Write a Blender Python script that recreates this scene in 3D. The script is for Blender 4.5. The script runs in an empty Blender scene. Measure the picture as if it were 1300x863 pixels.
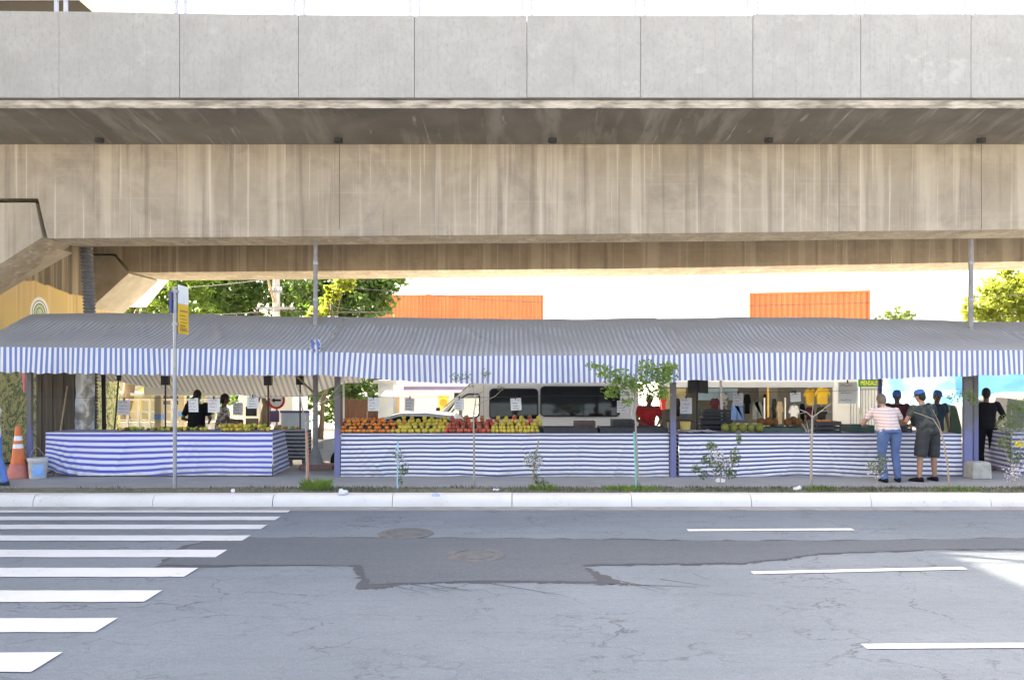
import bpy, bmesh, math, random
from mathutils import Vector, Matrix, noise as mnoise
random.seed(7)
S = bpy.context.scene
R = math.radians
COL = S.collection
# ------------------------------------------------------------------ camera, sky, sun, exposure
F, U0, VH, CH = 1011.0, 650.0, 473.0, 2.3
cam_d = bpy.data.cameras.new('camera'); cam = bpy.data.objects.new('camera', cam_d); COL.objects.link(cam)
cam.location = (0, 0, CH); cam.rotation_euler = (R(90), 0, 0)
cam_d.sensor_width = 36; cam_d.lens = 36 * F / 1300; cam_d.shift_y = (VH - 431.5) / 1300
cam_d.clip_end = 3000; cam_d.clip_start = .1
S.camera = cam
SUN = Vector((-1.25, .55, 1)).normalized()
SUN_EL = math.asin(SUN.z); SUN_AZ = math.atan2(SUN.x, SUN.y)
W = bpy.data.worlds.new('World'); S.world = W; W.use_nodes = True
wn = W.node_tree.nodes; wl = W.node_tree.links
bg = wn['Background']; sky = wn.new('ShaderNodeTexSky'); sky.sky_type = 'NISHITA'; sky.sun_disc = False
sky.sun_elevation = SUN_EL; sky.sun_rotation = SUN_AZ; sky.air_density = .6; sky.dust_density = 5.0; sky.ozone_density = .4
wl.new(sky.outputs[0], bg.inputs[0]); bg.inputs[1].default_value = .15
sun_d = bpy.data.lights.new('sun', 'SUN'); sun_d.energy = 3.6; sun_d.angle = R(.5); sun_d.color = (1, .94, .84)
sun = bpy.data.objects.new('sun', sun_d); COL.objects.link(sun); sun.location = (-40, 20, 60)
sun.rotation_euler = (-SUN).to_track_quat('-Z', 'Y').to_euler()
S.view_settings.view_transform = 'Standard'; S.view_settings.look = 'None'; S.view_settings.gamma = 1
S.view_settings.use_curve_mapping = False; S.view_settings.exposure = 3.15
S.view_settings.use_white_balance = True; S.view_settings.white_balance_temperature = 7500; S.view_settings.white_balance_tint = 6
S.render.engine = 'CYCLES'
S.cycles.max_bounces = 8; S.cycles.diffuse_bounces = 5; S.cycles.glossy_bounces = 3; S.cycles.transparent_max_bounces = 12
S.cycles.transmission_bounces = 5; S.cycles.sample_clamp_indirect = 6; S.cycles.use_denoising = True

def X(u, y): return (u - U0) * y / F
def Z(v, y): return CH - (v - VH) * y / F
def G(u, v, z=0.0):
    y = F * (CH - z) / (v - VH); return (X(u, y), y)

# ------------------------------------------------------------------ mesh builder
class MB:
    def __init__(s): s.v = []; s.f = []; s.m = []; s.uv = {}
    def add(s, vs, fs, m=0):
        o = len(s.v); s.v += [tuple(p) for p in vs]
        for f in fs: s.f.append(tuple(i + o for i in f)); s.m.append(m)
        return s
    def box(s, x0, x1, y0, y1, z0, z1, m=0):
        vs = [(x, y, z) for z in (z0, z1) for y in (y0, y1) for x in (x0, x1)]
        return s.add(vs, [(0,2,3,1),(4,5,7,6),(0,1,5,4),(2,6,7,3),(0,4,6,2),(1,3,7,5)], m)
    def prism(s, poly, a, b, axis='y', m=0):
        n = len(poly)
        def P(p, t):
            if axis == 'y': return (p[0], t, p[1])
            if axis == 'x': return (t, p[0], p[1])
            return (p[0], p[1], t)
        vs = [P(p, a) for p in poly] + [P(p, b) for p in poly]
        fs = [tuple(range(n)), tuple(range(2*n-1, n-1, -1))] + [(i, n+i, n+(i+1)%n, (i+1)%n) for i in range(n)]
        return s.add(vs, fs, m)
    def loft(s, rings, m=0, cap=True, closed=True):
        n = len(rings[0]); vs = [p for r in rings for p in r]; fs = []
        for k in range(len(rings)-1):
            for i in range(n if closed else n-1):
                j = (i+1) % n; fs.append((k*n+i, k*n+j, (k+1)*n+j, (k+1)*n+i))
        if cap and closed: fs += [tuple(range(n-1, -1, -1)), tuple(range((len(rings)-1)*n, len(rings)*n))]
        return s.add(vs, fs, m)
    def tube(s, pts, rad, n=8, m=0, cap=True):
        pts = [Vector(p) for p in pts]
        if not hasattr(rad, '__len__'): rad = [rad]*len(pts)
        rings = []; up = None
        for i, p in enumerate(pts):
            d = (pts[min(i+1, len(pts)-1)] - pts[max(i-1, 0)])
            if d.length < 1e-9: d = Vector((0,0,1))
            d.normalize()
            if up is None: up = Vector((0,1,0)) if abs(d.y) < .9 else Vector((1,0,0))
            a = d.cross(up).normalized(); up = a.cross(d).normalized()
            rings.append([p + (a*math.cos(t) + up*math.sin(t))*rad[i] for t in [2*math.pi*k/n for k in range(n)]])
        return s.loft(rings, m, cap)
    def lathe(s, prof, c=(0,0,0), n=20, m=0):
        return s.loft([[(c[0]+r*math.cos(2*math.pi*k/n), c[1]+r*math.sin(2*math.pi*k/n), c[2]+z) for k in range(n)] for r, z in prof], m)
    def wheel(s, c, prof, n=24, m=0):      # lathe about the y axis
        return s.loft([[(c[0]+r*math.cos(2*math.pi*k/n), c[1]+t, c[2]+r*math.sin(2*math.pi*k/n)) for k in range(n)] for r, t in prof], m)
    def ell(s, c, r, n=14, k=9, rot=None, m=0):
        rings = []
        for j in range(k+1):
            t = math.pi*(j/k); t = min(max(t, .06), math.pi-.06)
            ring = []
            for i in range(n):
                a = 2*math.pi*i/n
                p = Vector((r[0]*math.sin(t)*math.cos(a), r[1]*math.sin(t)*math.sin(a), -r[2]*math.cos(t)))
                if rot: p = rot @ p
                ring.append(p + Vector(c))
            rings.append(ring)
        return s.loft(rings, m)
    def sheet(s, fn, ns, nt, uvfn=None, m=0):
        o = len(s.v)
        for j in range(nt+1):
            for i in range(ns+1):
                a, b = i/ns, j/nt
                s.uv[len(s.v)] = uvfn(a, b) if uvfn else (a, b)
                s.v.append(tuple(fn(a, b)))
        for j in range(nt):
            for i in range(ns):
                q = o + j*(ns+1) + i
                s.f.append((q, q+1, q+ns+2, q+ns+1)); s.m.append(m)
        return s
    def leaf(s, c, size, m=0, nrm=None, asp=.55):
        d = Vector((random.gauss(0,1), random.gauss(0,1), random.gauss(0,.7))).normalized()
        w = d.cross(Vector((random.gauss(0,1), random.gauss(0,1), random.gauss(0,1)))).normalized()*size*asp*.5
        n = d.cross(w).normalized()*size*.12
        c = Vector(c); d = d*size*.5
        return s.add([c-d, c+w*.9+n-d*.1, c+d, c-w*.9+n-d*.1], [(0,1,2,3)], m)
    def mesh(s, name, mats, smooth=False, bev=0, offset=None):
        me = bpy.data.meshes.new(name); me.from_pydata(s.v, [], s.f)
        for mm in (mats if isinstance(mats, (list, tuple)) else [mats]): me.materials.append(mm)
        me.polygons.foreach_set('material_index', s.m)
        if s.uv:
            l = me.uv_layers.new(name='UVMap')
            for lp in me.loops: l.data[lp.index].uv = s.uv.get(lp.vertex_index, (0,0))
        if offset is not None: me.transform(Matrix.Translation(-Vector(offset)))
        bm = bmesh.new(); bm.from_mesh(me)
        if bev:
            es = [e for e in bm.edges if len(e.link_faces) == 2 and e.calc_face_angle(0) > .5]
            bmesh.ops.bevel(bm, geom=es, offset=bev, segments=2, profile=.5, affect='EDGES', clamp_overlap=True)
        if not s.uv: bmesh.ops.recalc_face_normals(bm, faces=bm.faces)
        bm.to_mesh(me); bm.free()
        if smooth:
            me.polygons.foreach_set('use_smooth', [True]*len(me.polygons))
            if smooth == 'auto':
                try: me.set_sharp_from_angle(angle=R(38))
                except Exception: pass
        return me

def link(name, me): o = bpy.data.objects.new(name, me); COL.objects.link(o); return o
def tag(o, label, cat, group=None, kind=None):
    if label: o['label'] = label
    if cat: o['category'] = cat
    if group: o['group'] = group
    if kind: o['kind'] = kind
    return o
def thing(name, label, cat, loc, rz=0, group=None):
    o = bpy.data.objects.new(name, None); COL.objects.link(o); o.empty_display_size = .2
    o.location = loc; o.rotation_euler = (0, 0, rz); return tag(o, label, cat, group)
def part(t, name, mb, mats, smooth=False, bev=0, world=False, label=None):
    off = None
    if world:
        off = Vector(t.location); q = t
        while q.parent: q = q.parent; off += Vector(q.location)
    o = link(name, mb.mesh(name, mats, smooth, bev, off)); o.parent = t
    if label: o['label'] = label
    return o
def single(name, label, cat, mb, mats, loc=(0,0,0), smooth=False, bev=0, group=None, rz=0, world=True):
    o = link(name, mb.mesh(name, mats, smooth, bev, loc if world else None)); o.location = loc; o.rotation_euler = (0,0,rz)
    return tag(o, label, cat, group)
def struct(name, mb, mats, smooth=False, bev=0, kind='structure', label=None, cat=None):
    o = link(name, mb.mesh(name, mats, smooth, bev)); o['kind'] = kind
    return tag(o, label, cat)
def copy_tree(o, parent=None):
    c = o.copy(); COL.objects.link(c)
    if parent: c.parent = parent
    for ch in list(o.children): copy_tree(ch, c)
    return c
def text_part(t, name, body, size, loc, rot, mat, depth=.004, sx=1):
    cu = bpy.data.curves.new(name, 'FONT'); cu.body = body; cu.size = size; cu.extrude = depth; cu.align_x = 'CENTER'; cu.align_y = 'CENTER'
    tmp = bpy.data.objects.new('tmp', cu); COL.objects.link(tmp)
    dg = bpy.context.evaluated_depsgraph_get(); me = bpy.data.meshes.new_from_object(tmp.evaluated_get(dg))
    bpy.data.objects.remove(tmp); me.materials.clear(); me.materials.append(mat)
    me.transform(Matrix.Translation(loc) @ Matrix.Rotation(rot[2], 4, 'Z') @ Matrix.Rotation(rot[0], 4, 'X') @ Matrix.Diagonal((sx,1,1,1)))
    o = link(name, me); o.parent = t; return o
def nz(x, y=0, z=0, s=1): return mnoise.noise(Vector((x*s, y*s, z*s)))

# ------------------------------------------------------------------ materials
class NT:
    def __init__(s, name, rough=.8, spec=.3, metal=0):
        s.mat = bpy.data.materials.new(name); s.mat.use_nodes = True; s.t = s.mat.node_tree
        s.b = s.t.nodes['Principled BSDF']; s.b.inputs['Roughness'].default_value = rough
        s.b.inputs['Specular IOR Level'].default_value = spec; s.b.inputs['Metallic'].default_value = metal
        s.out = s.t.nodes['Material Output']; s.tc = s.t.nodes.new('ShaderNodeTexCoord')
    def n(s, kind, **k):
        q = s.t.nodes.new(kind)
        for a, b in k.items(): setattr(q, a, b)
        return q
    def L(s, a, b): s.t.links.new(a, b)
    def co(s, sc=(1,1,1), which='Object', rot=(0,0,0)):
        m = s.n('ShaderNodeMapping'); m.inputs['Scale'].default_value = sc; m.inputs['Rotation'].default_value = rot
        s.L(s.tc.outputs[which], m.inputs[0]); return m.outputs[0]
    def noise(s, scale, sc=(1,1,1), detail=5, rough=.6, dist=0, which='Object', rot=(0,0,0)):
        q = s.n('ShaderNodeTexNoise'); q.inputs['Scale'].default_value = scale; q.inputs['Detail'].default_value = detail
        q.inputs['Roughness'].default_value = rough; q.inputs['Distortion'].default_value = dist
        s.L(s.co(sc, which, rot), q.inputs['Vector']); return q.outputs['Fac']
    def ramp(s, fac, lo, hi, a=0., b=1.):
        q = s.n('ShaderNodeMapRange'); q.inputs[1].default_value = lo; q.inputs[2].default_value = hi
        q.inputs[3].default_value = a; q.inputs[4].default_value = b; s.L(fac, q.inputs[0]); return q.outputs[0]
    def math(s, op, a, b=None):
        q = s.n('ShaderNodeMath', operation=op)
        for i, x in enumerate((a, b)):
            if x is None: continue
            if isinstance(x, (int, float)): q.inputs[i].default_value = x
            else: s.L(x, q.inputs[i])
        return q.outputs[0]
    def mix(s, fac, a, b, mode='MIX'):
        q = s.n('ShaderNodeMix', data_type='RGBA', blend_type=mode)
        for i, x in ((0, fac), (6, a), (7, b)):
            if isinstance(x, (int, float)): q.inputs[i].default_value = x
            elif isinstance(x, (tuple, list)): q.inputs[i].default_value = (*x[:3], 1)
            else: s.L(x, q.inputs[i])
        return q.outputs[2]
    def xyz(s, which='Object'):
        q = s.n('ShaderNodeSeparateXYZ'); s.L(s.tc.outputs[which], q.inputs[0]); return q.outputs
    def base(s, c):
        if isinstance(c, (tuple, list)): s.b.inputs['Base Color'].default_value = (*c[:3], 1)
        else: s.L(c, s.b.inputs['Base Color'])
        return s
    def bump(s, h, strength=.3, dist=.02):
        q = s.n('ShaderNodeBump'); q.inputs['Strength'].default_value = strength; q.inputs['Distance'].default_value = dist
        s.L(h, q.inputs['Height']); s.L(q.outputs[0], s.b.inputs['Normal']); return s
    def translucent(s, c, fac):
        t = s.n('ShaderNodeBsdfTranslucent'); mx = s.n('ShaderNodeMixShader'); mx.inputs[0].default_value = fac
        if isinstance(c, (tuple, list)): t.inputs[0].default_value = (*c[:3], 1)
        else: s.L(c, t.inputs[0])
        s.L(s.b.outputs[0], mx.inputs[1]); s.L(t.outputs[0], mx.inputs[2]); s.L(mx.outputs[0], s.out.inputs[0]); return s

def M(name, c, c2=None, scale=6, rough=.75, bump=.15, spec=.3, metal=0, sc=(1,1,1), bd=.01, contrast=.25):
    n = NT(name, rough, spec, metal)
    if c2 is None: c2 = tuple(x*.72 for x in c)
    f = n.noise(scale, sc)
    n.base(n.mix(n.ramp(f, .5-contrast, .5+contrast), c2, c))
    if bump: n.bump(n.noise(scale*6, sc), bump, bd)
    return n.mat
MAT = {}
def concrete_parapet():
    n = NT('concrete_parapet', .9, .2)
    a = n.noise(1.4, detail=9, rough=.75); b = n.noise(16, sc=(1,1,.55), detail=9, rough=.8); c = n.noise(.9, sc=(1,1,1.4), detail=6, rough=.65)
    col = n.mix(n.ramp(a, .35, .65), (.23,.225,.215), (.36,.355,.34))
    col = n.mix(n.ramp(b, .50, .66), col, (.17,.165,.155)); col = n.mix(n.ramp(c, .60, .66), col, (.385,.38,.365))
    z = n.xyz()[2]
    low = n.math('MULTIPLY', n.ramp(n.math('ADD', z, n.ramp(n.noise(1.0, sc=(1,1,.2)), .3, .7, -.35, .35)), 7.62, 7.70, 1, 0), .55)
    col = n.mix(low, col, (.40,.385,.355))
    col = n.mix(n.math('MULTIPLY', n.ramp(n.noise(5, sc=(4,1,.10), detail=6), .55, .8), .30), col, (.16,.155,.14))
    n.base(col); n.bump(n.math('ADD', a, n.math('MULTIPLY', b, .8)), .5, .03); return n.mat
def concrete_girder():
    n = NT('concrete_girder', .9, .2); z = n.xyz()[2]
    s1 = n.noise(1.3, sc=(1.6,1,.05), detail=4, rough=.6); s2 = n.noise(5, sc=(2,1,.03), detail=5, rough=.65, dist=.3); cl = n.noise(.9, detail=7, rough=.65, dist=.6)
    blot = n.noise(.8, sc=(1,1,.8), detail=9, rough=.7, dist=.3); hz = n.noise(2.2, sc=(.12,1,7), detail=5, rough=.7)
    col = n.mix(n.ramp(cl, .3, .7), (.31,.255,.19), (.44,.37,.285))
    col = n.mix(n.math('MULTIPLY', n.ramp(blot, .50, .62), .55), col, (.25,.21,.175)); col = n.mix(n.math('MULTIPLY', n.ramp(hz, .56, .70), .35), col, (.50,.43,.34))
    band = n.ramp(n.math('ADD', z, n.ramp(n.noise(1.2), .3, .7, -.03, .03)), 6.50, 6.56)
    col = n.mix(n.math('MULTIPLY', band, .65), col, (.40,.275,.15))
    jl = n.ramp(n.math('ABSOLUTE', n.math('SUBTRACT', z, 6.50)), .0, .03, .45, 0)
    col = n.mix(jl, col, (.5,.42,.32))
    col = n.mix(n.math('MULTIPLY', n.ramp(s1, .53, .60), .45), col, (.56,.48,.38))
    col = n.mix(n.math('MULTIPLY', n.ramp(s2, .57, .64), .5), col, (.64,.57,.48))
    col = n.mix(n.math('MULTIPLY', n.ramp(n.noise(2.6, sc=(2.3,1,.07), detail=5), .56, .66), .5), col, (.19,.155,.125))
    n.base(col); n.bump(n.math('ADD', cl, s2), .2, .015); return n.mat
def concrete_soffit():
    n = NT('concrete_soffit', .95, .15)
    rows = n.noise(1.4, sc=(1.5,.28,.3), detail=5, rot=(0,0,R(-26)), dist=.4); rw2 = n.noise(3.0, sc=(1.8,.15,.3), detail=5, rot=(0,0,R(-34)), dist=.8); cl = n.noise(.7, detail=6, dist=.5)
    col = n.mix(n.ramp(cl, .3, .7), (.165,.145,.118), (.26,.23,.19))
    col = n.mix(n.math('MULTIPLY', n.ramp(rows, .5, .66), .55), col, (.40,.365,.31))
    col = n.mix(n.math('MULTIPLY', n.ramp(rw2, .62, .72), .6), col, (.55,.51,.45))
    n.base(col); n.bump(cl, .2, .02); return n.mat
def asphalt(name, lo, hi, cracks=True):
    n = NT(name, .85, .25)
    a = n.noise(.35, detail=6, rough=.6); g = n.noise(90, detail=3, rough=.7); st = n.noise(1.6, sc=(.22,2.2,1), detail=8, rough=.7)
    col = n.mix(n.ramp(a, .3, .7), lo, hi)
    col = n.mix(n.math('MULTIPLY', n.ramp(st, .48, .66), .28), col, tuple(x*.74 for x in lo))
    col = n.mix(n.math('MULTIPLY', n.ramp(n.noise(14, sc=(.6,1.3,1), detail=9, rough=.85), .48, .64), .5), col, tuple(x*.66 for x in lo))
    col = n.mix(n.math('MULTIPLY', n.ramp(n.noise(26, detail=4, rough=.8), .56, .66), .5), col, tuple(x*1.35 for x in hi)); col = n.mix(n.math('MULTIPLY', n.ramp(g, .45, .75), .55), col, tuple(x*1.5 for x in hi))
    col = n.mix(n.math('MULTIPLY', n.ramp(n.noise(60, detail=2), .6, .7), .5), col, tuple(x*.5 for x in lo))
    if cracks:
        vo = n.n('ShaderNodeTexVoronoi', feature='DISTANCE_TO_EDGE'); vo.inputs['Scale'].default_value = 1.15
        wv = n.n('ShaderNodeVectorMath', operation='ADD'); ns = n.n('ShaderNodeTexNoise'); ns.inputs['Scale'].default_value = 2.2; ns.inputs['Detail'].default_value = 6
        n.L(n.co((.8,1.3,1)), ns.inputs['Vector']); n.L(n.co((.8,1.3,1)), wv.inputs[0]); n.L(ns.outputs['Color'], wv.inputs[1]); n.L(wv.outputs[0], vo.inputs['Vector'])
        ck = n.math('MULTIPLY', n.ramp(vo.outputs['Distance'], .0, .020, 1, 0), n.ramp(n.noise(.8, detail=4), .44, .58))
        vo2 = n.n('ShaderNodeTexVoronoi', feature='DISTANCE_TO_EDGE'); vo2.inputs['Scale'].default_value = 3.1; n.L(wv.outputs[0], vo2.inputs['Vector'])
        ck2 = n.math('MULTIPLY', n.ramp(vo2.outputs['Distance'], .0, .05, 1, 0), n.ramp(n.noise(1.1, sc=(.6,1,1), detail=5), .5, .64))
        col = n.mix(n.math('MULTIPLY', ck2, .35), col, (.04,.042,.05)); col = n.mix(n.math('MULTIPLY', ck, .65), col, (.03,.03,.033))
    n.base(col); n.bump(g, .35, .006); return n.mat
def stripe_cloth(name, blue, white, period, axis=0, duty=.5, dirt=(.3,.29,.28), dirt_lo=.0, dirt_hi=.25, trans=.25, soft=.06):
    n = NT(name, .8, .2); sx = n.xyz('UV')[axis]
    fr = n.math('FRACT', n.math('DIVIDE', sx, period)); tri = n.math('ABSOLUTE', n.math('SUBTRACT', fr, .5))   # 0 centre .. .5
    col = n.mix(n.ramp(tri, duty*.5-soft*.5, duty*.5+soft*.5), blue, white)
    dn = n.noise(1.1, detail=7, rough=.65, dist=.4)
    col = n.mix(n.ramp(dn, .35, .68, dirt_lo, dirt_hi), col, dirt)
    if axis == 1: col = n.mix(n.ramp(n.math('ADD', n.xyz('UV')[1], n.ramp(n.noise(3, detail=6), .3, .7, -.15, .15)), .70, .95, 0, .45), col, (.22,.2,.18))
    n.base(col); n.bump(n.math('ADD', n.noise(7, detail=4), n.noise(2.2, sc=(1,1,.5), detail=3, dist=1.5)), .35, .02)
    if trans: n.translucent(col, trans)
    return n.mat
def leafm(name, a, b, tr, fac=.45):
    n = NT(name, .55, .35); oi = n.noise(2.2, detail=3)
    col = n.mix(n.ramp(oi, .35, .65), a, b); n.base(col); n.translucent(n.mix(n.ramp(oi, .35, .65), tr, tuple(x*1.25 for x in tr)), fac); return n.mat
def glass(name, tint=(.8,.9,.9), dark=False, alpha=.25):
    n = NT(name, .05, .5); n.base((.012,.014,.016) if dark else tint)
    if not dark:
        tr = n.n('ShaderNodeBsdfTransparent'); mx = n.n('ShaderNodeMixShader'); mx.inputs[0].default_value = alpha
        n.L(tr.outputs[0], mx.inputs[1]); n.L(n.b.outputs[0], mx.inputs[2]); n.L(mx.outputs[0], n.out.inputs[0])
    return n.mat
c_par, c_gir, c_sof = concrete_parapet(), concrete_girder(), concrete_soffit()
c_plain = M('concrete_plain', (.46,.41,.34), (.30,.26,.2), 2.2, .9, .3)
c_pale = M('concrete_pale', (.66,.66,.67), (.54,.54,.56), 2, .9, .2)
c_lip = M('concrete_lip', (.56,.5,.42), (.22,.19,.15), 2.2, .95, .8, sc=(1,1,5), contrast=.16)
m_asph = asphalt('asphalt_worn', (.112,.130,.152), (.158,.181,.210))
m_patch = asphalt('asphalt_new', (.076,.086,.102), (.098,.109,.127), False)
m_tar = asphalt('asphalt_sealed', (.048,.052,.062), (.068,.073,.084), False)
m_pave = M('pavement_concrete', (.31,.30,.295), (.24,.23,.225), 1.5, .9, .25)
m_back = M('street_concrete', (.52,.49,.43), (.43,.40,.35), .8, .9, .25)
def painted(name, c, under, wear):
    n = NT(name, .7, .3); w = n.noise(18, detail=7, rough=.75); w2 = n.noise(1.5, detail=5)
    k = n.math('ADD', n.math('MULTIPLY', w, .7), n.math('MULTIPLY', w2, .3))
    n.base(n.mix(n.ramp(k, wear, wear+.08), under, n.mix(n.ramp(w2, .3, .7), tuple(x*.88 for x in c), c))); n.bump(w, .2, .004); return n.mat
m_mark = painted('road_paint', (.56,.565,.58), (.17,.18,.2), .335)
m_kerb = painted('kerb_paint', (.66,.625,.595), (.44,.41,.37), .345)
m_dirt = M('dirt', (.20,.18,.14), (.10,.10,.065), 5, .95, .5)
m_post = None
def post_mat():
    n = NT('post_paint', .55, .35); z = n.xyz()[2]; k = n.ramp(n.math('ADD', z, n.ramp(n.noise(2.5), .3, .7, -.25, .25)), .75, 1.25)
    n.base(n.mix(k, (.15,.155,.29), (.125,.115,.115))); n.bump(n.noise(20), .2, .004); return n.mat
m_post = post_mat()
m_steel = M('galvanised_steel', (.36,.36,.37), (.25,.25,.26), 8, .5, .1, .5, .5)
m_greypole = M('pole_grey', (.30,.29,.28), (.2,.19,.185), 5, .7, .15)
m_black = M('black_plastic', (.022,.022,.024), (.014,.014,.015), 8, .5, .1)
m_dark = M('dark_crate', (.05,.05,.05), (.025,.025,.026), 8, .6, .2)
m_white = M('white_paint', (.80,.80,.80), (.72,.72,.72), 3, .5, .05)
m_paper = M('paper', (.76,.75,.73), (.66,.65,.63), 3, .9, .05)
m_ink = M('ink', (.05,.05,.09), None, 8, .8, 0)
m_inkred = M('ink_red', (.45,.06,.06), None, 8, .8, 0)
m_navy = M('navy_paint', (.09,.09,.25), None, 3, .6, .05)
m_grey = M('grey_paint', (.30,.31,.33), (.24,.25,.26), 3, .7, .1)
def fruit_mat(name, cols, rough=.4):
    n = NT(name, rough, .45); oi = n.n('ShaderNodeObjectInfo'); cr = n.n('ShaderNodeValToRGB'); e = cr.color_ramp.elements
    while len(e) < len(cols): e.new(.5)
    for i, c in enumerate(cols): e[i].position = i/(len(cols)-1); e[i].color = (*c, 1)
    n.L(n.math('ADD', n.math('MULTIPLY', oi.outputs['Random'], .75), n.ramp(n.noise(8, detail=3), .3, .7, 0, .25)), cr.inputs[0]); n.base(cr.outputs[0]); n.bump(n.noise(60), .08, .003); return n.mat
m_orange_fruit = fruit_mat('fruit_orange', [(.62,.09,.02),(.72,.20,.03),(.70,.30,.05),(.50,.10,.03)])
m_red_fruit = fruit_mat('fruit_red', [(.12,.05,.03),(.42,.04,.03),(.20,.10,.035),(.55,.10,.05),(.30,.03,.03)])
m_yellow_fruit = fruit_mat('fruit_yellow', [(.34,.33,.03),(.52,.40,.05),(.62,.42,.06),(.40,.36,.05),(.55,.26,.04)])
m_green_fruit = M('fruit_green', (.30,.38,.04), (.20,.28,.03), 9, .45, .05, .5)
m_brown_fruit = M('fruit_brown', (.20,.09,.035), (.12,.05,.02), 30, .9, .5, .2)
m_wood = M('weathered_wood', (.12,.10,.075), (.055,.047,.038), 3, .9, .4, sc=(5,5,.3))
m_stick = M('bamboo_stick', (.40,.31,.2), (.28,.2,.12), 6, .85, .2)
m_bark = M('bark', (.20,.155,.11), (.10,.075,.055), 5, .95, .6, sc=(1,1,.4))
m_thin = M('sapling_bark', (.38,.33,.27), (.25,.21,.17), 9, .9, .3)
m_rubber = M('rubber', (.02,.02,.021), None, 8, .9, .1)
m_carpaint = M('white_car_paint', (.80,.80,.79), (.77,.77,.76), 1.5, .25, 0, .6)
m_glassdark = glass('tinted_glass', dark=True); m_glass = glass('clear_glass')
m_chrome = M('wheel_metal', (.5,.5,.52), None, 6, .35, 0, .5, .9)
# ------------------------------------------------------------------ the setting
g = MB(); g.box(-600, 600, -300, 900, -.6, -.12); struct('ground', g, m_back)
g = MB(); g.box(-150, 150, -14, 13.7, -.3, 0); struct('road', g, m_asph)
g = MB(); g.box(-150, 150, 13.9, 18.3, -.3, .196); struct('sidewalk', g, m_pave)
g = MB(); g.box(-150, 150, 18.3, 21.8, -.4, -.1); struct('back_street', g, m_back)
# kerb: rounded whitewashed profile, in lengths with thin joints
g = MB(); prof = [(13.62,-.2),(13.62,.03),(13.635,.11),(13.67,.165),(13.72,.198),(13.80,.206),(13.93,.204),(13.93,-.2)]
x = -41.0
while x < 41:
    L = 2.05; j = random.uniform(-.006, .006); dz = random.uniform(-.006, .006)
    g.loft([[(x+e, p[0]+j, p[1]+(dz if p[1] > .1 else 0)) for p in prof] for e in (.006, L-.006)]); x += L
struct('kerb', g, m_kerb, smooth='auto')
g = MB(); g.box(-60, 60, 13.28, 13.63, -.05, .012); struct('gutter', g, M('gutter_concrete', (.33,.31,.29), (.2,.19,.18), 2.5, .9, .3))
# crosswalk bars
g = MB()
for vt, vb in ((648,650.8),(655.9,660.6),(666.3,672.1),(679.9,686.7),(698.2,707.7),(721.2,732.7),(750,764.5),(785.2,803.1),(828.8,853.2),(886,920)):
    y1, y0 = F*CH/(vt-VH), F*CH/(vb-VH)
    n = 40; top = []; bot = []
    for i in range(n+1):
        xx = -3.69 - i*.17
        top.append((xx, y1+random.uniform(-.008,.008))); bot.append((xx, y0+random.uniform(-.008,.008)))
    poly = top + bot[::-1]; o = len(g.v); g.v += [(a, b, .0085) for a, b in poly]
    for i in range(n): g.f.append((o+i, o+i+1, o+2*n-i, o+2*n+1-i)); g.m.append(0)
struct('crosswalk', g, m_mark)
g = MB()
for u0, v0, u1, v1, wd in ((873,673.3,1083,672.2,.15),(955,727.5,1225,721.5,.12),(1097,821,1420,819,.12)):
    a, b = G(u0, v0), G(u1, v1); n = 16
    for i in range(n):
        p = [a[k]+(b[k]-a[k])*i/n for k in (0,1)]; q = [a[k]+(b[k]-a[k])*(i+1)/n for k in (0,1)]
        g.add([(p[0],p[1]-wd/2,.0085),(q[0],q[1]-wd/2,.0085),(q[0],q[1]+wd/2,.0085),(p[0],p[1]+wd/2,.0085)], [(0,1,2,3)])
struct('lane_marking', g, m_mark)
def ground_poly(name, pix, z, mat, jit=.03, sub=14, rim=0):
    pts = []
    for k in range(len(pix)):
        a, b = G(*pix[k]), G(*pix[(k+1) % len(pix)])
        for i in range(sub):
            t = i/sub; pts.append((a[0]+(b[0]-a[0])*t+random.uniform(-jit,jit), a[1]+(b[1]-a[1])*t+random.uniform(-jit,jit), z))
    bm = bmesh.new(); vs = [bm.verts.new(p) for p in pts]; f = bm.faces.new(vs); bmesh.ops.triangulate(bm, faces=[f])
    me = bpy.data.meshes.new(name); bm.to_mesh(me); bm.free(); me.materials.append(mat)
    for p in me.polygons:
        if p.normal.z < 0: p.flip()
    o = link(name, me); o['kind'] = 'structure'; return o
big = [(205,717),(240,694),(280,682.5),(650,683.5),(870,686.5),(1060,687),(1350,682),(1350,697),(1190,697.5),(1040,702.5),(1000,709),(940,714.5),(860,715.5),(738,717),(760,738),(640,737),(470,741),(458,718)]
ground_poly('road_seal', [(197,719.5),(232,693),(278,681.3),(650,682.3),(870,685.2),(1060,686),(1350,681),(1350,697.6),(1190,698.2),(1040,703.5),(1005,710),(945,716),(880,717),(742,719),(800,743),(772,741.5),(640,740),(520,741.5),(482,748),(455,747),(452,719)], .0025, m_tar, .05)
ground_poly('road_patch', big, .0055, m_patch, .025)
for (u, v, r) in ((515,677.3,.38),(603,705,.37)):
    x0, y0 = G(u, v)
    g = MB(); g.lathe([(.01,.004),(r*.66,.004),(r*.66,.0),(r*.70,.0),(r*.70,.005),(r,.003),(r*1.05,-.005)], (x0, y0, .010), 32)
    o = struct('manhole_cover', g, M('manhole_dust', (.118,.120,.122), (.088,.092,.10), 6, .9, .8, contrast=.12)); o['kind'] = 'thing'
    tag(o, 'dusty round manhole cover in the dark road patch' if v > 690 else 'worn round manhole cover beside the top edge of the dark patch', 'manhole cover', 'manhole covers in the road')
g = MB()    # dragged tar streaks below the patch
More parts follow.
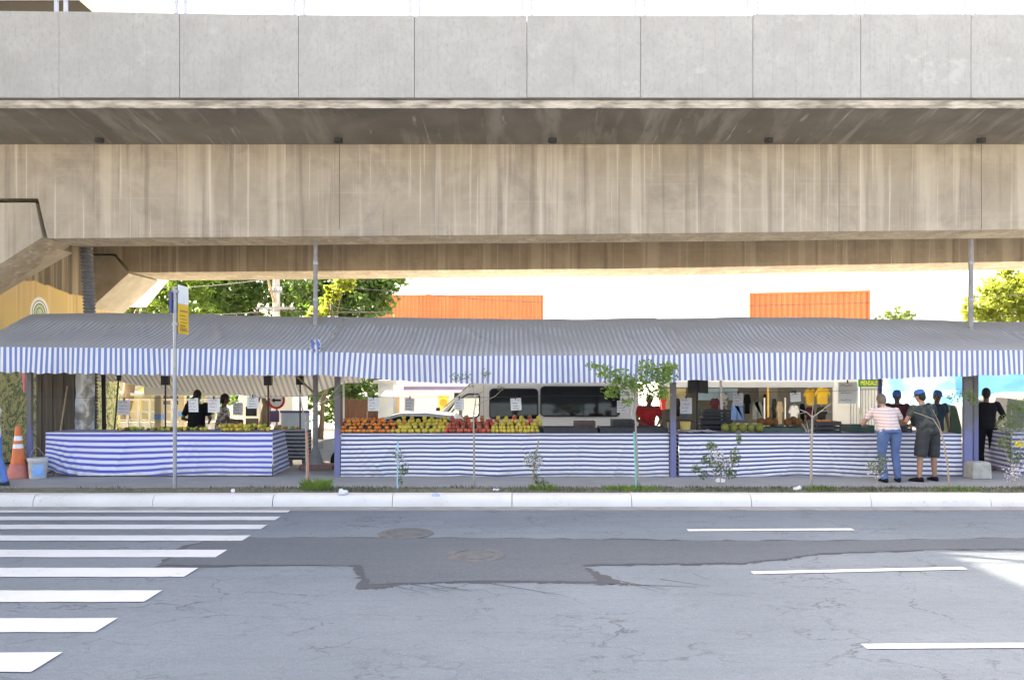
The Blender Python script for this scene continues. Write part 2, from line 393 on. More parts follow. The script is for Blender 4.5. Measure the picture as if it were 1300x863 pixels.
for (u0, v0, u1, v1) in ((490,741,545,754),(520,741,570,751),(545,741,600,751),(620,740,718,756),(765,733,850,749),(790,738,835,751),(800,742,885,745),(838,735,900,744),(880,728,900,736)):
    a, b = G(u0, v0), G(u1, v1); wd = .018
    g.add([(a[0],a[1]-wd,.0022),(b[0],b[1]-.006,.0022),(b[0],b[1]+.006,.0022),(a[0],a[1]+wd,.0022)], [(0,1,2,3)])
struct('tar_streaks', g, m_tar)
# planted verge behind the kerb
def verge(a, b): return (-30+60*a, 13.93+.62*b+(.12*nz(a*30, 3) if b > .5 else 0), .204+.022*math.sin(math.pi*b)+.012*nz(a*90, b*4))
g = MB(); g.sheet(verge, 220, 5); struct('verge_soil', g, m_dirt, smooth=True)
m_grass = leafm('grass_blades', (.045,.065,.022), (.085,.088,.04), (.08,.11,.03), .3)
g = MB()
for k in range(24000):
    xx = random.uniform(-13, 14); yy = random.uniform(13.97, 14.52)
    dens = .58 + .9*nz(xx*.55, yy*2, 9) + (.22 if xx > 3 else 0) - (.45 if xx < -4.2 else 0)
    if random.random() > dens: continue
    h = random.uniform(.02, .075)*(1+.5*nz(xx*1.7, 5)); a = random.uniform(0, 6.28); w = .006
    dx, dy = math.cos(a)*h*.5, math.sin(a)*h*.5
    g.add([(xx-w*math.sin(a), yy+w*math.cos(a), .20), (xx+w*math.sin(a), yy-w*math.cos(a), .20), (xx+dx, yy+dy, .205+h)], [(0,1,2)])
struct('grass', g, m_grass, kind='stuff', label='short grass growing in the planted strip behind the kerb', cat='grass')

# ------------------------------------------------------------------ viaduct
via = thing('concrete_viaduct', 'long concrete road viaduct with panel parapet crossing over the market stalls', 'viaduct', (0, 21, 5.2))
YP = 15.2
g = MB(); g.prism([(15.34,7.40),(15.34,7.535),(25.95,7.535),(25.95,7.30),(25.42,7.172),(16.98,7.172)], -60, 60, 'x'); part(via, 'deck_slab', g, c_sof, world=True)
g = MB(); # crumbling lip along the slab edge
rings = []
x = -24.0
while x <= 24.01:
    j = .018*nz(x*2.1, 1) + .010*nz(x*9, 2); rings.append([(x, 15.29+j, 7.385-.012+.02*nz(x*5, 7)), (x, 15.27+j, 7.43), (x, 15.28+j*.4, 7.525), (x, 15.40, 7.53), (x, 15.40, 7.402)]); x += .1
g.loft(rings); part(via, 'slab_edge', g, c_lip, world=True)
def px_poly(pts, y): return [(X(u, y), Z(v, y)) for u, v in pts]
fg = [(-900,176),(2200,176),(2200,281),(1300,291.5),(800,297),(60,303),(48,252),(-900,252)]
yg = 17.0; poly = px_poly(fg, yg); poly[0] = (poly[0][0], 7.175); poly[1] = (poly[1][0], 7.175)
g = MB(); g.prism(poly, yg, 18.1, 'y'); part(via, 'front_girder', g, c_gir, world=True, bev=.012)
m_joint = M('joint_dark', (.17,.14,.11), None, 5, .95, .1)
for (uu, w) in ((431, .006), (1246, .004)):
    g = MB(); g.box(X(uu, yg)-w, X(uu, yg)+w, yg-.006, yg+.01, 5.35, 7.16); part(via, 'construction_joint', g, m_joint, world=True)
rg = [(112,298),(146,298),(2200,298),(2200,322),(1300,332),(800,341),(168,346),(146,322),(112,322)]
yr = 23.4; poly = px_poly(rg, yr); poly = [(a, 7.175 if i < 3 else b) for i, (a, b) in enumerate(poly)]; poly[0] = (-30, 7.175); poly[-1] = (-30, poly[-1][1])
g = MB(); g.prism(poly, yr, 25.4, 'y'); part(via, 'rear_girder', g, c_gir, world=True, bev=.012)
for uu in (120, 427, 702, 980, 1253): # drain outlets in the cantilever
    g = MB(); g.lathe([(.07,-.05),(.09,-.05),(.09,.03),(.07,.03)], (X(uu, 16.35), 16.55, 7.13), 14)
    part(via, 'drain_outlet', g, m_dark, world=True)
us = [-392,-235,-80,75,228,379,526,669,813,956,1093,1233,1375,1520,1660]
xs = [X(u, YP) for u in us]
tops = {0: 13, 1: 13, 2: 13, 3: 15, 4: 17, 5: 19}
for k in range(len(xs)-1):
    a, b = xs[k]+.004, xs[k+1]-.004; zt0 = Z(tops.get(k, 20 if k < 9 else 18), YP); zt1 = Z(tops.get(k+1, 20 if k < 9 else 18), YP); dy = random.uniform(-.008, .008)
    g = MB(); g.loft([[(a, YP+dy, 7.545), (a, YP+.13+dy, 7.545), (a, YP+.13+dy, zt0), (a, YP+dy, zt0)], [(b, YP+dy, 7.545), (b, YP+.13+dy, 7.545), (b, YP+.13+dy, zt1), (b, YP+dy, zt1)]])
    part(via, 'parapet_panel', g, c_par, world=True, bev=.006)
g = MB(); g.box(-30, 30, YP+.145, YP+.24, 7.545, 9.05); part(via, 'parapet_backing', g, c_plain, world=True)
g = MB(); g.box(-30, 30, 25.8, 25.93, 7.545, 8.35); part(via, 'rear_parapet', g, c_par, world=True)
rl = MB(); rl.tube([(-30, YP+.07, 9.46), (30, YP+.07, 9.46)], .03); rl.tube([(-30, YP+.07, 10.25), (30, YP+.07, 10.25)], .035)
m_rail = M('railing_paint', (.50,.51,.56), (.42,.43,.48), 4, .6, .1)
rail = part(via, 'railing', rl, m_rail, world=True)
for k, xx in enumerate(xs):
    for d in (-.09, .09):
        g = MB(); zb = Z(tops.get(k, 20 if k < 9 else 18), YP)-.02; g.box(xx+d-.028, xx+d+.028, YP+.035, YP+.10, zb, 10.22)
        part(rail, 'post', g, m_rail, world=True)

# pier that carries the left end
pier = thing('bridge_pier', 'yellow painted concrete pier holding the bridge end, with graffiti low down', 'bridge pier', (-14.5, 21, 0))
def pier_mat():
    n = NT('pier_paint', .9, .2); o = n.xyz(); z = o[2]; y = o[1]
    st = n.noise(2.2, sc=(1,2.2,.06), detail=5); big = n.noise(.5, detail=5, dist=.5)
    con = n.mix(n.ramp(st, .4, .62), (.13,.11,.09), (.36,.30,.22))
    yel = n.mix(n.ramp(big, .35, .65), (.66,.49,.19), (.60,.45,.25)); yel = n.mix(n.math('MULTIPLY', n.ramp(st, .52, .66), .7), yel, (.42,.30,.18)); yel = n.mix(n.math('MULTIPLY', n.ramp(n.noise(3.2, sc=(1,2,.05)), .55, .66), .6), yel, (.74,.60,.38))
    edge = n.math('ADD', n.math('MULTIPLY', y, -.045), n.math('MULTIPLY', n.ramp(n.noise(.8, sc=(1,.8,.01), detail=3), .3, .7), .16))
    k = n.ramp(n.math('SUBTRACT', z, n.math('ADD', edge, 4.52)), -.02, .02)
    col = n.mix(k, yel, con)
    gr = n.noise(1.7, sc=(1,1.2,1), detail=2, dist=3.0); gl = n.noise(2.6, sc=(1,1.4,1), detail=1, dist=4)
    gcol = n.mix(n.ramp(gr, .44, .5), (.17,.22,.12), (.40,.40,.22)); gcol = n.mix(n.ramp(n.math('ABSOLUTE', n.math('SUBTRACT', gl, .5)), .015, .03, 1, 0), gcol, (.03,.035,.03))
    col = n.mix(n.ramp(z, 2.35, 2.5, 1, 0), col, gcol); n.base(col); n.bump(big, .2, .02); return n.mat
m_pier = pier_mat()
g = MB(); g.box(-18.5, -12.4, 18.15, 25.2, .1, 7.16); part(pier, 'stem', g, m_pier, world=True)
cb = px_poly([(-320,257),(44,257),(53,301),(-2,336),(-92,395),(-320,395)], yg)
g = MB(); g.prism(cb, yg+.02, 18.12, 'y'); part(pier, 'front_corbel', g, c_gir, world=True, bev=.01)
pp = px_poly([(-320,400),(-92,400),(-320,620)], 17.4); g = MB(); g.box(-18.5, -12.6, 17.25, 18.15, .1, 4.2); part(pier, 'front_wall', g, m_pier, world=True)
# chamfered ledge behind the corbel
lp = px_poly([(53,305),(74,316),(14,350),(-60,395),(-90,395),(-2,340)], 18.3); g = MB(); g.prism(lp, 18.14, 18.9, 'y'); part(pier, 'ledge', g, c_plain, world=True)
cb2 = px_poly([(60,324),(144,324),(163,347),(118,388),(60,440)], yr); g = MB(); g.prism(cb2, yr+.02, 25.4, 'y'); part(pier, 'rear_corbel', g, c_plain, world=True, bev=.01)
cb3 = px_poly([(110,350),(203,350),(172,387.5),(130,387.5),(110,395)], 26.2); g = MB(); g.prism(cb3, 25.6, 27.0, 'y'); part(pier, 'haunch', g, c_pale, world=True, bev=.01)
# round emblem of rings painted on the wall
def emblem(yc, zc, r):
    g = MB()
    for i, (a, b, m) in enumerate(((0,.30,1),(.30,.36,2),(.36,.55,1),(.55,.62,2),(.62,.74,0),(.74,.80,2),(.80,1.0,0))):
        n = 32; vs = []
        for k in range(n):
            t = 2*math.pi*k/n; vs += [(-12.394, yc+a*r*math.cos(t), zc+a*r*math.sin(t)), (-12.394, yc+b*r*math.cos(t), zc+b*r*math.sin(t))]
        g.add(vs, [(2*k, 2*k+1, 2*((k+1)%n)+1, 2*((k+1)%n)) for k in range(n)], m)
    part(pier, 'painted_emblem', g, [m_white, M('emblem_pale', (.55,.62,.42), None, 4, .8, 0), M('emblem_green', (.10,.20,.14), None, 4, .8, 0)], world=True)
emblem(20.9, 3.86, .42)
# corrugated drain duct in front of the pier
du = MB(); pts = []; rad = []
for k in range(260):
    t = k/259; z = 5.2 - t*5.0; xx = X(111, 18.6) + .10*t + .06*math.sin(t*3.1); pts.append((xx+.05*max(0, t-.5), 18.55, z)); rad.append(.125 + (.016 if k % 4 < 2 else -.014))
du.tube(pts, rad, 14); tag(single('drain_duct', 'ribbed dark drain duct hanging down beside the yellow pier', 'drain pipe', du, M('duct_plastic', (.16,.16,.165), (.09,.09,.095), 6, .5, .1), (pts[-1][0], 18.55, .2)), None, None)

# upper deck crossing high over the road
up = thing('overhead_deck', 'dark concrete deck of a higher bridge crossing above the viaduct railing', 'bridge', (-24, 2, 0))
g = MB(); g.box(-36, -13.62, -12, 28.2, 14.0, 14.9); part(up, 'deck_slab', g, M('deck_dark', (.035,.031,.028), (.024,.022,.020), .6, .95, .2), world=True)
g = MB(); g.box(-13.60, -13.35, -12, 28.2, 13.97, 15.15); part(up, 'edge_beam', g, c_pale, world=True, bev=.02)
for (xx, yy) in ((-24,-9),(-24,1),(-22,27.4)):
    g = MB(); g.lathe([(.75,0),(.75,12.6),(1.5,13.4),(1.5,13.99)], (xx, yy, 0), 24); part(up, 'column', g, c_plain, world=True, smooth='auto')
# ------------------------------------------------------------------ market stalls: awnings
def canopy_mat(name, period):
    n = NT(name, .85, .15); sx = n.xyz('UV')[0]
    fr = n.math('FRACT', n.math('DIVIDE', sx, period)); tri = n.math('ABSOLUTE', n.math('SUBTRACT', fr, .5))
    col = n.mix(n.ramp(tri, .22, .28), (.22,.235,.30), (.58,.56,.54))
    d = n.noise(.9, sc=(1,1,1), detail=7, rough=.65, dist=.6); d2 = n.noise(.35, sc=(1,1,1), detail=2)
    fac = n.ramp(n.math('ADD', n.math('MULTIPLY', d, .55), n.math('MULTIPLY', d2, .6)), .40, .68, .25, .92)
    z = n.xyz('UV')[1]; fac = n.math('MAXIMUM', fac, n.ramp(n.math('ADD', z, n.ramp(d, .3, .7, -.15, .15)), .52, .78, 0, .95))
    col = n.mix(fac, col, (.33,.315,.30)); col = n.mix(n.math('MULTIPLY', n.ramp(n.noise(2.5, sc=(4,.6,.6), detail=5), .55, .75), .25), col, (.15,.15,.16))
    n.base(col); n.bump(d, .2, .02); n.translucent((.25,.24,.23), .15); return n.mat
SB, SW = (.16,.23,.50), (.81,.80,.80)
m_val1 = stripe_cloth('valance_stripes', SB, SW, .104, 0, .5, dirt_hi=.18, trans=.2)
m_val2 = stripe_cloth('valance_stripes_faded', (.18,.22,.44), (.79,.78,.77), .104, 0, .48, dirt_hi=.25, trans=.2)
m_can = canopy_mat('canopy_dirty_stripes', .104)
m_under = stripe_cloth('rear_canopy_stripes', (.30,.34,.46), (.80,.77,.70), .13, 0, .42, dirt=(.62,.57,.47), dirt_lo=.15, dirt_hi=.6, trans=.6)
YF, YR = 15.6, 18.0
def awning(label, x0, x1, ftop, fbot, ridge, valm, posts, scal, hem, seed, rear):
    """ftop/fbot/ridge/hem: pixel-row functions of x"""
    t = thing('striped_awning', label, 'awning', ((x0+x1)/2, 16.8, .2), 0, 'striped awnings over the market counters')
    ns = int((x1-x0)/.05); rnd = random.Random(int(seed*10)); cre = [(rnd.uniform(x0, x1), rnd.uniform(-.9, .9), rnd.uniform(.01, .03)) for _ in range(int((x1-x0)*2.2))]
    def wav(x): return .022*math.sin(x*2.6+seed) + .02*nz(x*2.2, seed)
    def can(a, b):
        x = x0+(x1-x0)*a; zf = Z(ftop(x), YF); zr = Z(ridge(x), YR)+.02*nz(x*.9, seed)
        sag = -.05*math.sin(math.pi*b) + .035*nz(x*1.3, b*2.5, seed) + .018*nz(x*4, b*3, seed+3)
        e = min(1, b*8)
        for cx, sl, am in cre:
            d = x-cx-sl*(b-.5)*1.6
            if abs(d) < .15: sag += am*math.exp(-(d/.045)**2)*math.sin(math.pi*b)
        return (x, YF+(YR-YF)*b + (1-e)*wav(x), zf+(zr-zf)*b + sag*math.sin(math.pi*min(1,b*1.0))+.0*e)
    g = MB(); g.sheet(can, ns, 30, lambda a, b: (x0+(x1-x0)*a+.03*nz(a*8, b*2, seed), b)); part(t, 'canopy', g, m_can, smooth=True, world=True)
    def val(a, b):
        x = x0+(x1-x0)*a; zt = Z(ftop(x), YF)+.004; zb = Z(fbot(x), YF)
        s = abs(math.sin(x*math.pi/scal+seed)); zb += .035*(1-s)*(1 if scal < .4 else .4) + .018*nz(x*1.8, seed, 4)
        y = YF-.012+wav(x) - .03*b*(.5+nz(x*1.1, seed+9)) + .02*b*math.sin(x*7+nz(x, seed)*4)
        return (x, y, zt+(zb-zt)*b)
    g = MB(); g.sheet(val, ns, 10, lambda a, b: (x0+(x1-x0)*a+.05*b*nz(a*5, 1, seed)+.012*nz(a*30, 2, seed), b)); part(t, 'valance', g, valm, smooth=True, world=True)
    def rr(a, b):
        x = x0+(x1-x0)*a; zr = Z(ridge(x), YR)-.01; zh = hem(x)
        yb = YR+(rear-YR)*b
        return (x, yb, zr+(zh-zr)*(b**.9)+.03*nz(x*1.5, b*2, seed+5))
    g = MB(); g.sheet(rr, ns, 14, lambda a, b: (x0+(x1-x0)*a, b)); part(t, 'rear_canopy', g, m_under, smooth=True, world=True)
    for (u, y, w) in posts:
        xx = X(u, y); g = MB(); g.box(xx-w/2, xx+w/2, y-.04, y+.04, .19, Z(ftop(xx), YF)-.06 + (y-15.6)*.3); part(t, 'post', g, m_post, world=True, bev=.006)
    # horizontal tubes carrying the cloth
    g = MB(); pts = [(x0+(x1-x0)*i/12, YF+.05, Z(ftop(x0+(x1-x0)*i/12), YF)-.035) for i in range(13)]; g.tube(pts, .022); part(t, 'front_rail', g, m_greypole, world=True)
    g = MB(); pts = [(x0+(x1-x0)*i/12, YR, Z(ridge(x0+(x1-x0)*i/12), YR)-.075) for i in range(13)]; g.tube(pts, .022); part(t, 'ridge_rail', g, m_greypole, world=True)
    for xx in (x0+.15, (x0+x1)/2, x1-.15):
        g = MB(); g.tube([(xx, YF+.06, Z(ftop(xx), YF)-.06), (xx, YR, Z(ridge(xx), YR)-.10)], .018); part(t, 'rafter', g, m_greypole, world=True)
    return t
def lerp(a, b, t): t = max(0, min(1, t)); return a+(b-a)*t
XA, XB, XC, XD = -10.86, X(404, YF), X(861, YF), 12.6
def rear_left(x):
    u = U0 + x*F/20.0
    v = 484 if u < 150 else lerp(484, 492, (u-150)/40) if u < 190 else lerp(492, 505, (u-190)/150) if u < 340 else lerp(505, 503, (u-340)/50) if u < 385 else lerp(503, 486, (u-385)/55)
    return Z(v, 20.0)
aw1 = awning('grey topped striped awning beside the yellow pier, with evenly scalloped blue and white valance', XA, XB+.04,
    lambda x: lerp(440, 444.5, (x-XA)/7), lambda x: lerp(472, 477, (x-XA)/4), lambda x: 399.5+1.2*math.sin(x*.9)+lerp(-1, 2, (x+8)/4), m_val1,
    ((38, 16.1, .10), (428.5, 16.12, .115)), .31, rear_left, 1.0, 20.0)
aw2 = awning('grey topped striped awning over the heaped mangoes in front of the white van', XB+.045, XC,
    lambda x: lerp(446.5, 452, (x-XB)/2.5) if x < -1 else lerp(452, 451, (x+1)/4), lambda x: lerp(476, 487, (x-XB)/2.4)-lerp(0, 2, (x)/3), lambda x: 404+1.3*math.sin(x*.8+1), m_val2,
    ((854.5, 16.1, .115),), .5, lambda x: 2.36, 4.0, 19.9)
aw3 = awning('grey topped striped awning above the man in jeans, valance lifting at its far end', XC+.005, XD,
    lambda x: lerp(449.5, 444.5, (x-XC)/6.5), lambda x: lerp(483, 475, (x-XC-3)/4), lambda x: 403.5+lerp(0, 4, (x-6)/5)+1.2*math.sin(x*.7), m_val2,
    ((1228, 16.1, .17), (1238, 16.45, .10)), .62, lambda x: 2.36, 7.0, 19.9)
# crumpled blue knot where the two awnings are lashed together
g = MB()
for k in range(9):
    g.sheet(lambda a, b, k=k: (XB-.03+.16*(a-.5)+.06*nz(a*3, b*3, k), 15.56+.03*nz(a*4, b*2, k+3)-.01*k, 2.70+.14*b+.05*nz(a*2, b*5, k)+.012*k), 6, 6, lambda a, b: (a*.2, b))
single('lashed_cloth', 'crumpled bundle of blue striped cloth lashing two awnings together', 'cloth bundle', g, m_val1, (XB, 15.56, 2.7), smooth=True)

# ------------------------------------------------------------------ counters with striped cloths
m_clothL = stripe_cloth('counter_cloth_blue', (.10,.115,.50), (.78,.76,.81), .112, 1, .46, dirt_hi=.12, trans=.1)
m_clothM = stripe_cloth('counter_cloth_navy', (.06,.062,.19), (.81,.79,.79), .0855, 1, .42, dirt_hi=.15, trans=.1)
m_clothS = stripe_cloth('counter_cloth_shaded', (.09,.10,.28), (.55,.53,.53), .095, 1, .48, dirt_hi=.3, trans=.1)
m_clothK = stripe_cloth('counter_cloth_black', (.03,.03,.035), (.33,.33,.33), .085, 1, .52, dirt_hi=.3, trans=.05)
def counter(label, x0, x1, y0, y1, zt, mat, sag, zb=.215, side=None, seed=0, lift=None):
    t = thing('market_counter', label, 'market counter', ((x0+x1)/2, (y0+y1)/2, .2), 0, 'cloth covered market counters')
    rnd = random.Random(int(seed*7)); cre = [(rnd.uniform(x0, x1), rnd.uniform(-.7, .7), rnd.uniform(.012, .035)) for _ in range(int((x1-x0)*2.0))] + [(x0+.1+.12*i, .5+.1*i, .03) for i in range(3)]
    def fr(a, b):
        x = x0+(x1-x0)*a; bot = zb+(lift(x) if lift else 0)+.012*nz(x*1.5, seed)
        z = zt+(bot-zt)*b
        cr_ = sum(am*math.exp(-((x-cx-sl*(b-.2))/.035)**2) for cx, sl, am in cre if abs(x-cx-sl*(b-.2)) < .12)
        y = y0 - cr_*min(1, b*3) - .05*b*(.6+nz(x*1.6, seed, 2)) + .034*b*nz(x*5, b*1.2, seed) + (.02*math.sin(x*2.1+seed))*b
        return (x, y, z)
    def uvf(a, b):
        x = x0+(x1-x0)*a; v = (zt-zb)*b
        return (x, v + sag*(nz(x*.42, b*.6, seed)*.09+.03*math.sin(x*1.1+seed)*b)*b + .004*nz(x*2.5, b*2, seed+4))
    g = MB(); g.sheet(fr, int((x1-x0)/.025), 22, uvf)
    part(t, 'front_cloth', g, mat, smooth=True, world=True)
    for xs_, m2 in ((x0, mat), (x1, side or mat)):
        sg = -1 if xs_ == x0 else 1
        def sd(a, b): return (xs_+sg*.02*b*(.5+nz(a*4, b*2, seed+xs_)) + sg*.10*b*a*(1 if side and sg > 0 else 0), y0+(y1-y0)*a, zt+(zb+.06*a-zt)*b)
        g = MB(); g.sheet(sd, 14, 14, lambda a, b: (a, (zt-zb)*b)); part(t, 'side_cloth', g, m2, smooth=True, world=True)
    g = MB(); g.box(x0+.004, x1-.004, y0+.006, y1, zt-.035, zt-.001); part(t, 'tabletop', g, M('tabletop_cover', (.30,.29,.42), (.2,.19,.28), 3, .8, .1), world=True)
    for xx in (x0+.1, x1-.1):
        for yy in (y0+.12, y1-.1):
            g = MB(); g.box(xx-.025, xx+.025, yy-.025, yy+.025, .195, zt-.04); part(t, 'leg', g, m_greypole, world=True)
    return t
YC = 16.14
ZL, ZM = Z(549, 16.1), Z(550.5, 16.1)
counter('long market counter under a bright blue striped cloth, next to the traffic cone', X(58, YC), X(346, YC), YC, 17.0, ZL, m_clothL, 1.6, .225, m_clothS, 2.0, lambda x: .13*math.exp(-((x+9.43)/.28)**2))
counter('long market counter under a navy striped cloth, carrying the heaps of mangoes', X(432, YC)+.02, X(849, YC), YC, 17.3, ZM, m_clothM, .9, .205, None, 5.0)
counter('navy striped market counter where the man in jeans leans on his forearms', X(861, YC)+.01, X(1221, YC), YC, 17.3, Z(551, 16.1), m_clothM, 1.0, .205, None, 8.0)
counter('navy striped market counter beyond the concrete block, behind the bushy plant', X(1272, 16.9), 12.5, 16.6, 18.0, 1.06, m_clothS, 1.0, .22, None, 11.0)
counter('small table draped in black and white striped cloth in the gap between the stalls', X(361, 17.9), X(391, 17.9), 17.75, 18.2, Z(546, 17.75), m_clothK, .5, .36, None, 13.0)

# lights on thin black poles, white poles and braces
def stall_lamp(u, y, vt, vb, label, lean=0, box=(.16,.12,.20), col=None, r=.018):
    x = X(u, y); z0, z1 = Z(vb, y), Z(vt, y)
    t = thing('stall_lamp', label, 'stall lamp', (x, y, z0), 0, 'lamps on poles along the counters')
    g = MB(); g.tube([(x+lean, y, z0), (x, y, z1)], r); part(t, 'pole', g, col or m_black, world=True)
    g = MB(); g.box(x-box[0]/2, x+box[0]/2, y-box[1]/2, y+box[1]/2, z1-box[2], z1); part(t, 'lamp_box', g, m_black, world=True, bev=.01)
    return t
stall_lamp(151, 17.2, 476, 548, 'leaning thin black pole lamp between the drain duct and the seller in black', -.10, (.08,.08,.12))
stall_lamp(210, 17.2, 477, 548, 'upright black pole lamp just beside the grey sign post')
stall_lamp(340.5, 16.6, 477, 548, 'black pole lamp rising from the end of the blue striped counter')
stall_lamp(381, 17.9, 477, 545, 'black pole lamp standing on the small black striped table')
t = stall_lamp(885, 16.9, 481, 548, 'wide black twin lamp on a dark stand beside the grey post', 0, (.02,.02,.02), None, .022)
for s in (-1, 1):
    x = X(885, 16.9); g = MB(); g.prism([(x+s*.003, 2.17), (x+s*.21, 2.15), (x+s*.215, 1.86), (x+s*.003, 1.875)], 16.80, 16.87, 'y'); part(t, 'lamp_panel', g, m_black, world=True, bev=.01)
def pole(name, label, cat, pts, r, mat, group=None):
    g = MB(); g.tube(pts, r, 10); return single(name, label, cat, g, mat, pts[0], smooth='auto', group=group)
pole('white_pole', 'slim white pole beside the leafy green sapling, behind the counter', 'pole', [(X(803,17.4),17.4,.2),(X(802,17.4),17.4,2.75)], .032, m_white)
pole('white_pole', 'slim white pole beside the stacked black crates', 'pole', [(X(917.5,17.6),17.6,.2),(X(914.5,17.6),17.6,2.6)], .03, m_white)
pole('white_pole', 'thin white pole by the persimmon heaps near the grey post', 'pole', [(X(437,17.5),17.5,.2),(X(436,17.5),17.5,2.5)], .022, m_white)
pole('black_pole', 'thick black pole next to the ribbed drain duct', 'pole', [(X(133,17.5),17.5,.2),(X(131,17.5),17.5,2.6)], .045, m_black)
pole('wooden_brace', 'pale wooden stick slanting down under the awning seam', 'brace', [(X(378,16.3),16.3,Z(479,16.3)),(X(398,17.3),17.3,Z(498,17.3))], .022, m_stick)
# tall poles up to the girder
for (u, lab) in ((400.5, 'tall grey pole rising through the awning beside the small striped table'), (1232.5, 'tall grey pole rising behind the far stall next to the yellow tree')):
    y = 17.45; x = X(u, y); t = thing('support_pole', lab, 'pole', (x, y, .2), 0, 'tall poles rising to the bridge girder')
    g = MB(); g.tube([(x, y, .3), (x, y, 3.3), (x, y, 5.24)], [.062, .055, .042], 14); part(t, 'shaft', g, m_greypole, smooth='auto', world=True)
    g = MB(); g.lathe([(.19,.28),(.15,.40),(.085,.62),(.068,.66)], (x, y, 0), 16); part(t, 'flared_base', g, m_greypole, smooth='auto', world=True)
    g = MB(); g.box(x-.30, x+.42, y-.25, y+.25, .19, .30); part(t, 'plinth', g, M('brick_plinth', (.30,.15,.12), (.17,.12,.10), 6, .9, .4), world=True, bev=.02)
    for zz in (3.9, 4.7):
        g = MB(); g.lathe([(.055,-.03),(.06,-.03),(.06,.03),(.055,.03)], (x, y, zz), 14); part(t, 'band', g, m_steel, world=True)

# price papers on strings
def paper(u, v, y, w, h, label, tilt=0, writing=None, col=None, ny=4):
    x, z = X(u, y), Z(v, y)
    t = thing('price_paper', label, 'price sign', (x, y, z), 0, 'handwritten price papers hung above the counters')
    t.rotation_euler = (0, R(tilt), random.uniform(-.12, .12))
    g = MB(); g.sheet(lambda a, b: ((a-.5)*w, .006*math.sin(a*5)+.012*b*b, h/2-h*b), 6, 6); part(t, 'sheet', g, col or m_paper, smooth=True)
    rnd = random.Random(u); g = MB()
    for r_ in range(ny):
        zz = h*.34 - h*.68*r_/max(1, ny-1); xx = -w*.38; end = w*rnd.uniform(.15, .4); pts = []
        while xx < end: pts.append((xx, -.012, zz+rnd.uniform(-.014, .014))); xx += rnd.uniform(.008, .022)
        for a, b in zip(pts, pts[1:]):
            if rnd.random() < .15: continue
            g.add([(a[0], a[1], a[2]-.0045), (b[0], b[1], b[2]-.0045), (b[0], b[1], b[2]+.0045), (a[0], a[1], a[2]+.0045)], [(0,1,2,3)])
    if g.f: part(t, 'lettering', g, writing or m_ink)
    g = MB(); g.box(-.012, .012, -.012, .012, h/2-.02, h/2+.05); part(t, 'peg', g, m_black)
    return t
m_paper2 = M('paper_grey', (.52,.50,.49), (.44,.43,.42), 3, .9, .05)
paper(157, 517, 16.9, .26, .31, 'grey price paper hung beside the drain duct', 3, None, m_paper2)
paper(245.5, 514, 16.5, .21, .29, 'white price paper hanging over the back of the seller in black')
paper(271.5, 514.5, 16.5, .24, .29, 'white price paper with red writing next to the seller in black', 0, m_inkred)
paper(302, 519, 17.2, .22, .27, 'greyish price paper hung low above the green limes', 0, None, m_paper2)
paper(321, 511, 16.5, .23, .24, 'small white price paper in front of the forked tan tree trunk')
paper(474, 513, 16.5, .23, .28, 'white price paper above the orange persimmon heaps')
paper(520, 513.5, 16.5, .21, .27, 'grey price paper above the roof of the white car', 3, None, m_paper2)
paper(583, 513, 16.5, .20, .24, 'white price paper in front of the van driver window')
paper(655, 513, 16.5, .22, .25, 'white price paper against the dark middle window of the van', -3)
paper(790.5, 516, 16.5, .24, .25, 'grey price paper half behind the leaves of the green sapling', 0, None, m_paper2)
paper(871, 515, 16.6, .24, .33, 'grey price paper on the stand of the wide black lamp', 0, None, m_paper2)
paper(937, 507, 17.1, .22, .27, 'grey price paper hanging above the blue jeans of the clothes rack', 0, None, m_paper2)
paper(1010, 504, 17.1, .22, .20, 'blank looking white price paper under a dark clip, near the yellow jackets', -4, None, None, 1)
paper(1076, 498.5, 17.2, .40, .46, 'large white notice with three lines of handwriting by the white booth wall', 0, None, M('paper_notice', (.70,.69,.66), (.64,.63,.6), 2, .9, .03), 3)
def cord(label, y, pts):
    P = []
    for (u0, v0), (u1, v1) in zip(pts, pts[1:]):
        for i in range(8): t = i/8; P.append((X(u0+(u1-u0)*t, y), y, Z(v0+(v1-v0)*t, y)-.02*math.sin(math.pi*t)))
    P.append((X(pts[-1][0], y), y, Z(pts[-1][1], y))); g = MB(); g.tube(P, .004, 5); return single('cord', label, 'cord', g, m_dark, P[0], group='cords the price papers hang from')
cord('thin cord the price papers over the blue counter hang from', 16.5, [(40,503),(210,505),(340,503),(428,500)])
cord('thin cord the price papers over the mango counter hang from', 16.5, [(430,502),(560,504),(700,502),(852,500)])
cord('thin cord the price papers over the coconut counter hang from', 17.1, [(856,497),(940,497),(1100,495),(1226,493)])

# ------------------------------------------------------------------ fruit
def ball_mesh(name, mat, r, sq, seg=12):
    g = MB(); prof = []
    for j in range(9):
        t = math.pi*j/8; dip = -.10*math.exp(-(t/.35)**2)
        prof.append((max(.001, r*math.sin(t)), -r*sq*math.cos(t)*(1) - (dip*r if j < 3 else (-dip*r if False else 0))))
    prof[-1] = (.001, r*sq*.90)
    g.lathe(prof, (0,0,0), seg); return g.mesh(name, mat, True)
def fruit(me, name, label, cat, group, loc, s=1, lay=False):
    o = link(name, me); o.location = loc; o.rotation_euler = (random.uniform(-.4,.4)+(1.3 if lay else 0), random.uniform(-.4,.4), random.uniform(0,6.28)); k = s*random.uniform(.92, 1.06); o.scale = (k,k,k)
    return tag(o, label, cat, group)
me_or = ball_mesh('persimmon', m_orange_fruit, .046, .82); me_rd = ball_mesh('red_mango', m_red_fruit, .047, 1.12); me_ye = ball_mesh('yellow_mango', m_yellow_fruit, .045, 1.1); me_gr = ball_mesh('lime', m_green_fruit, .042, 1.0)
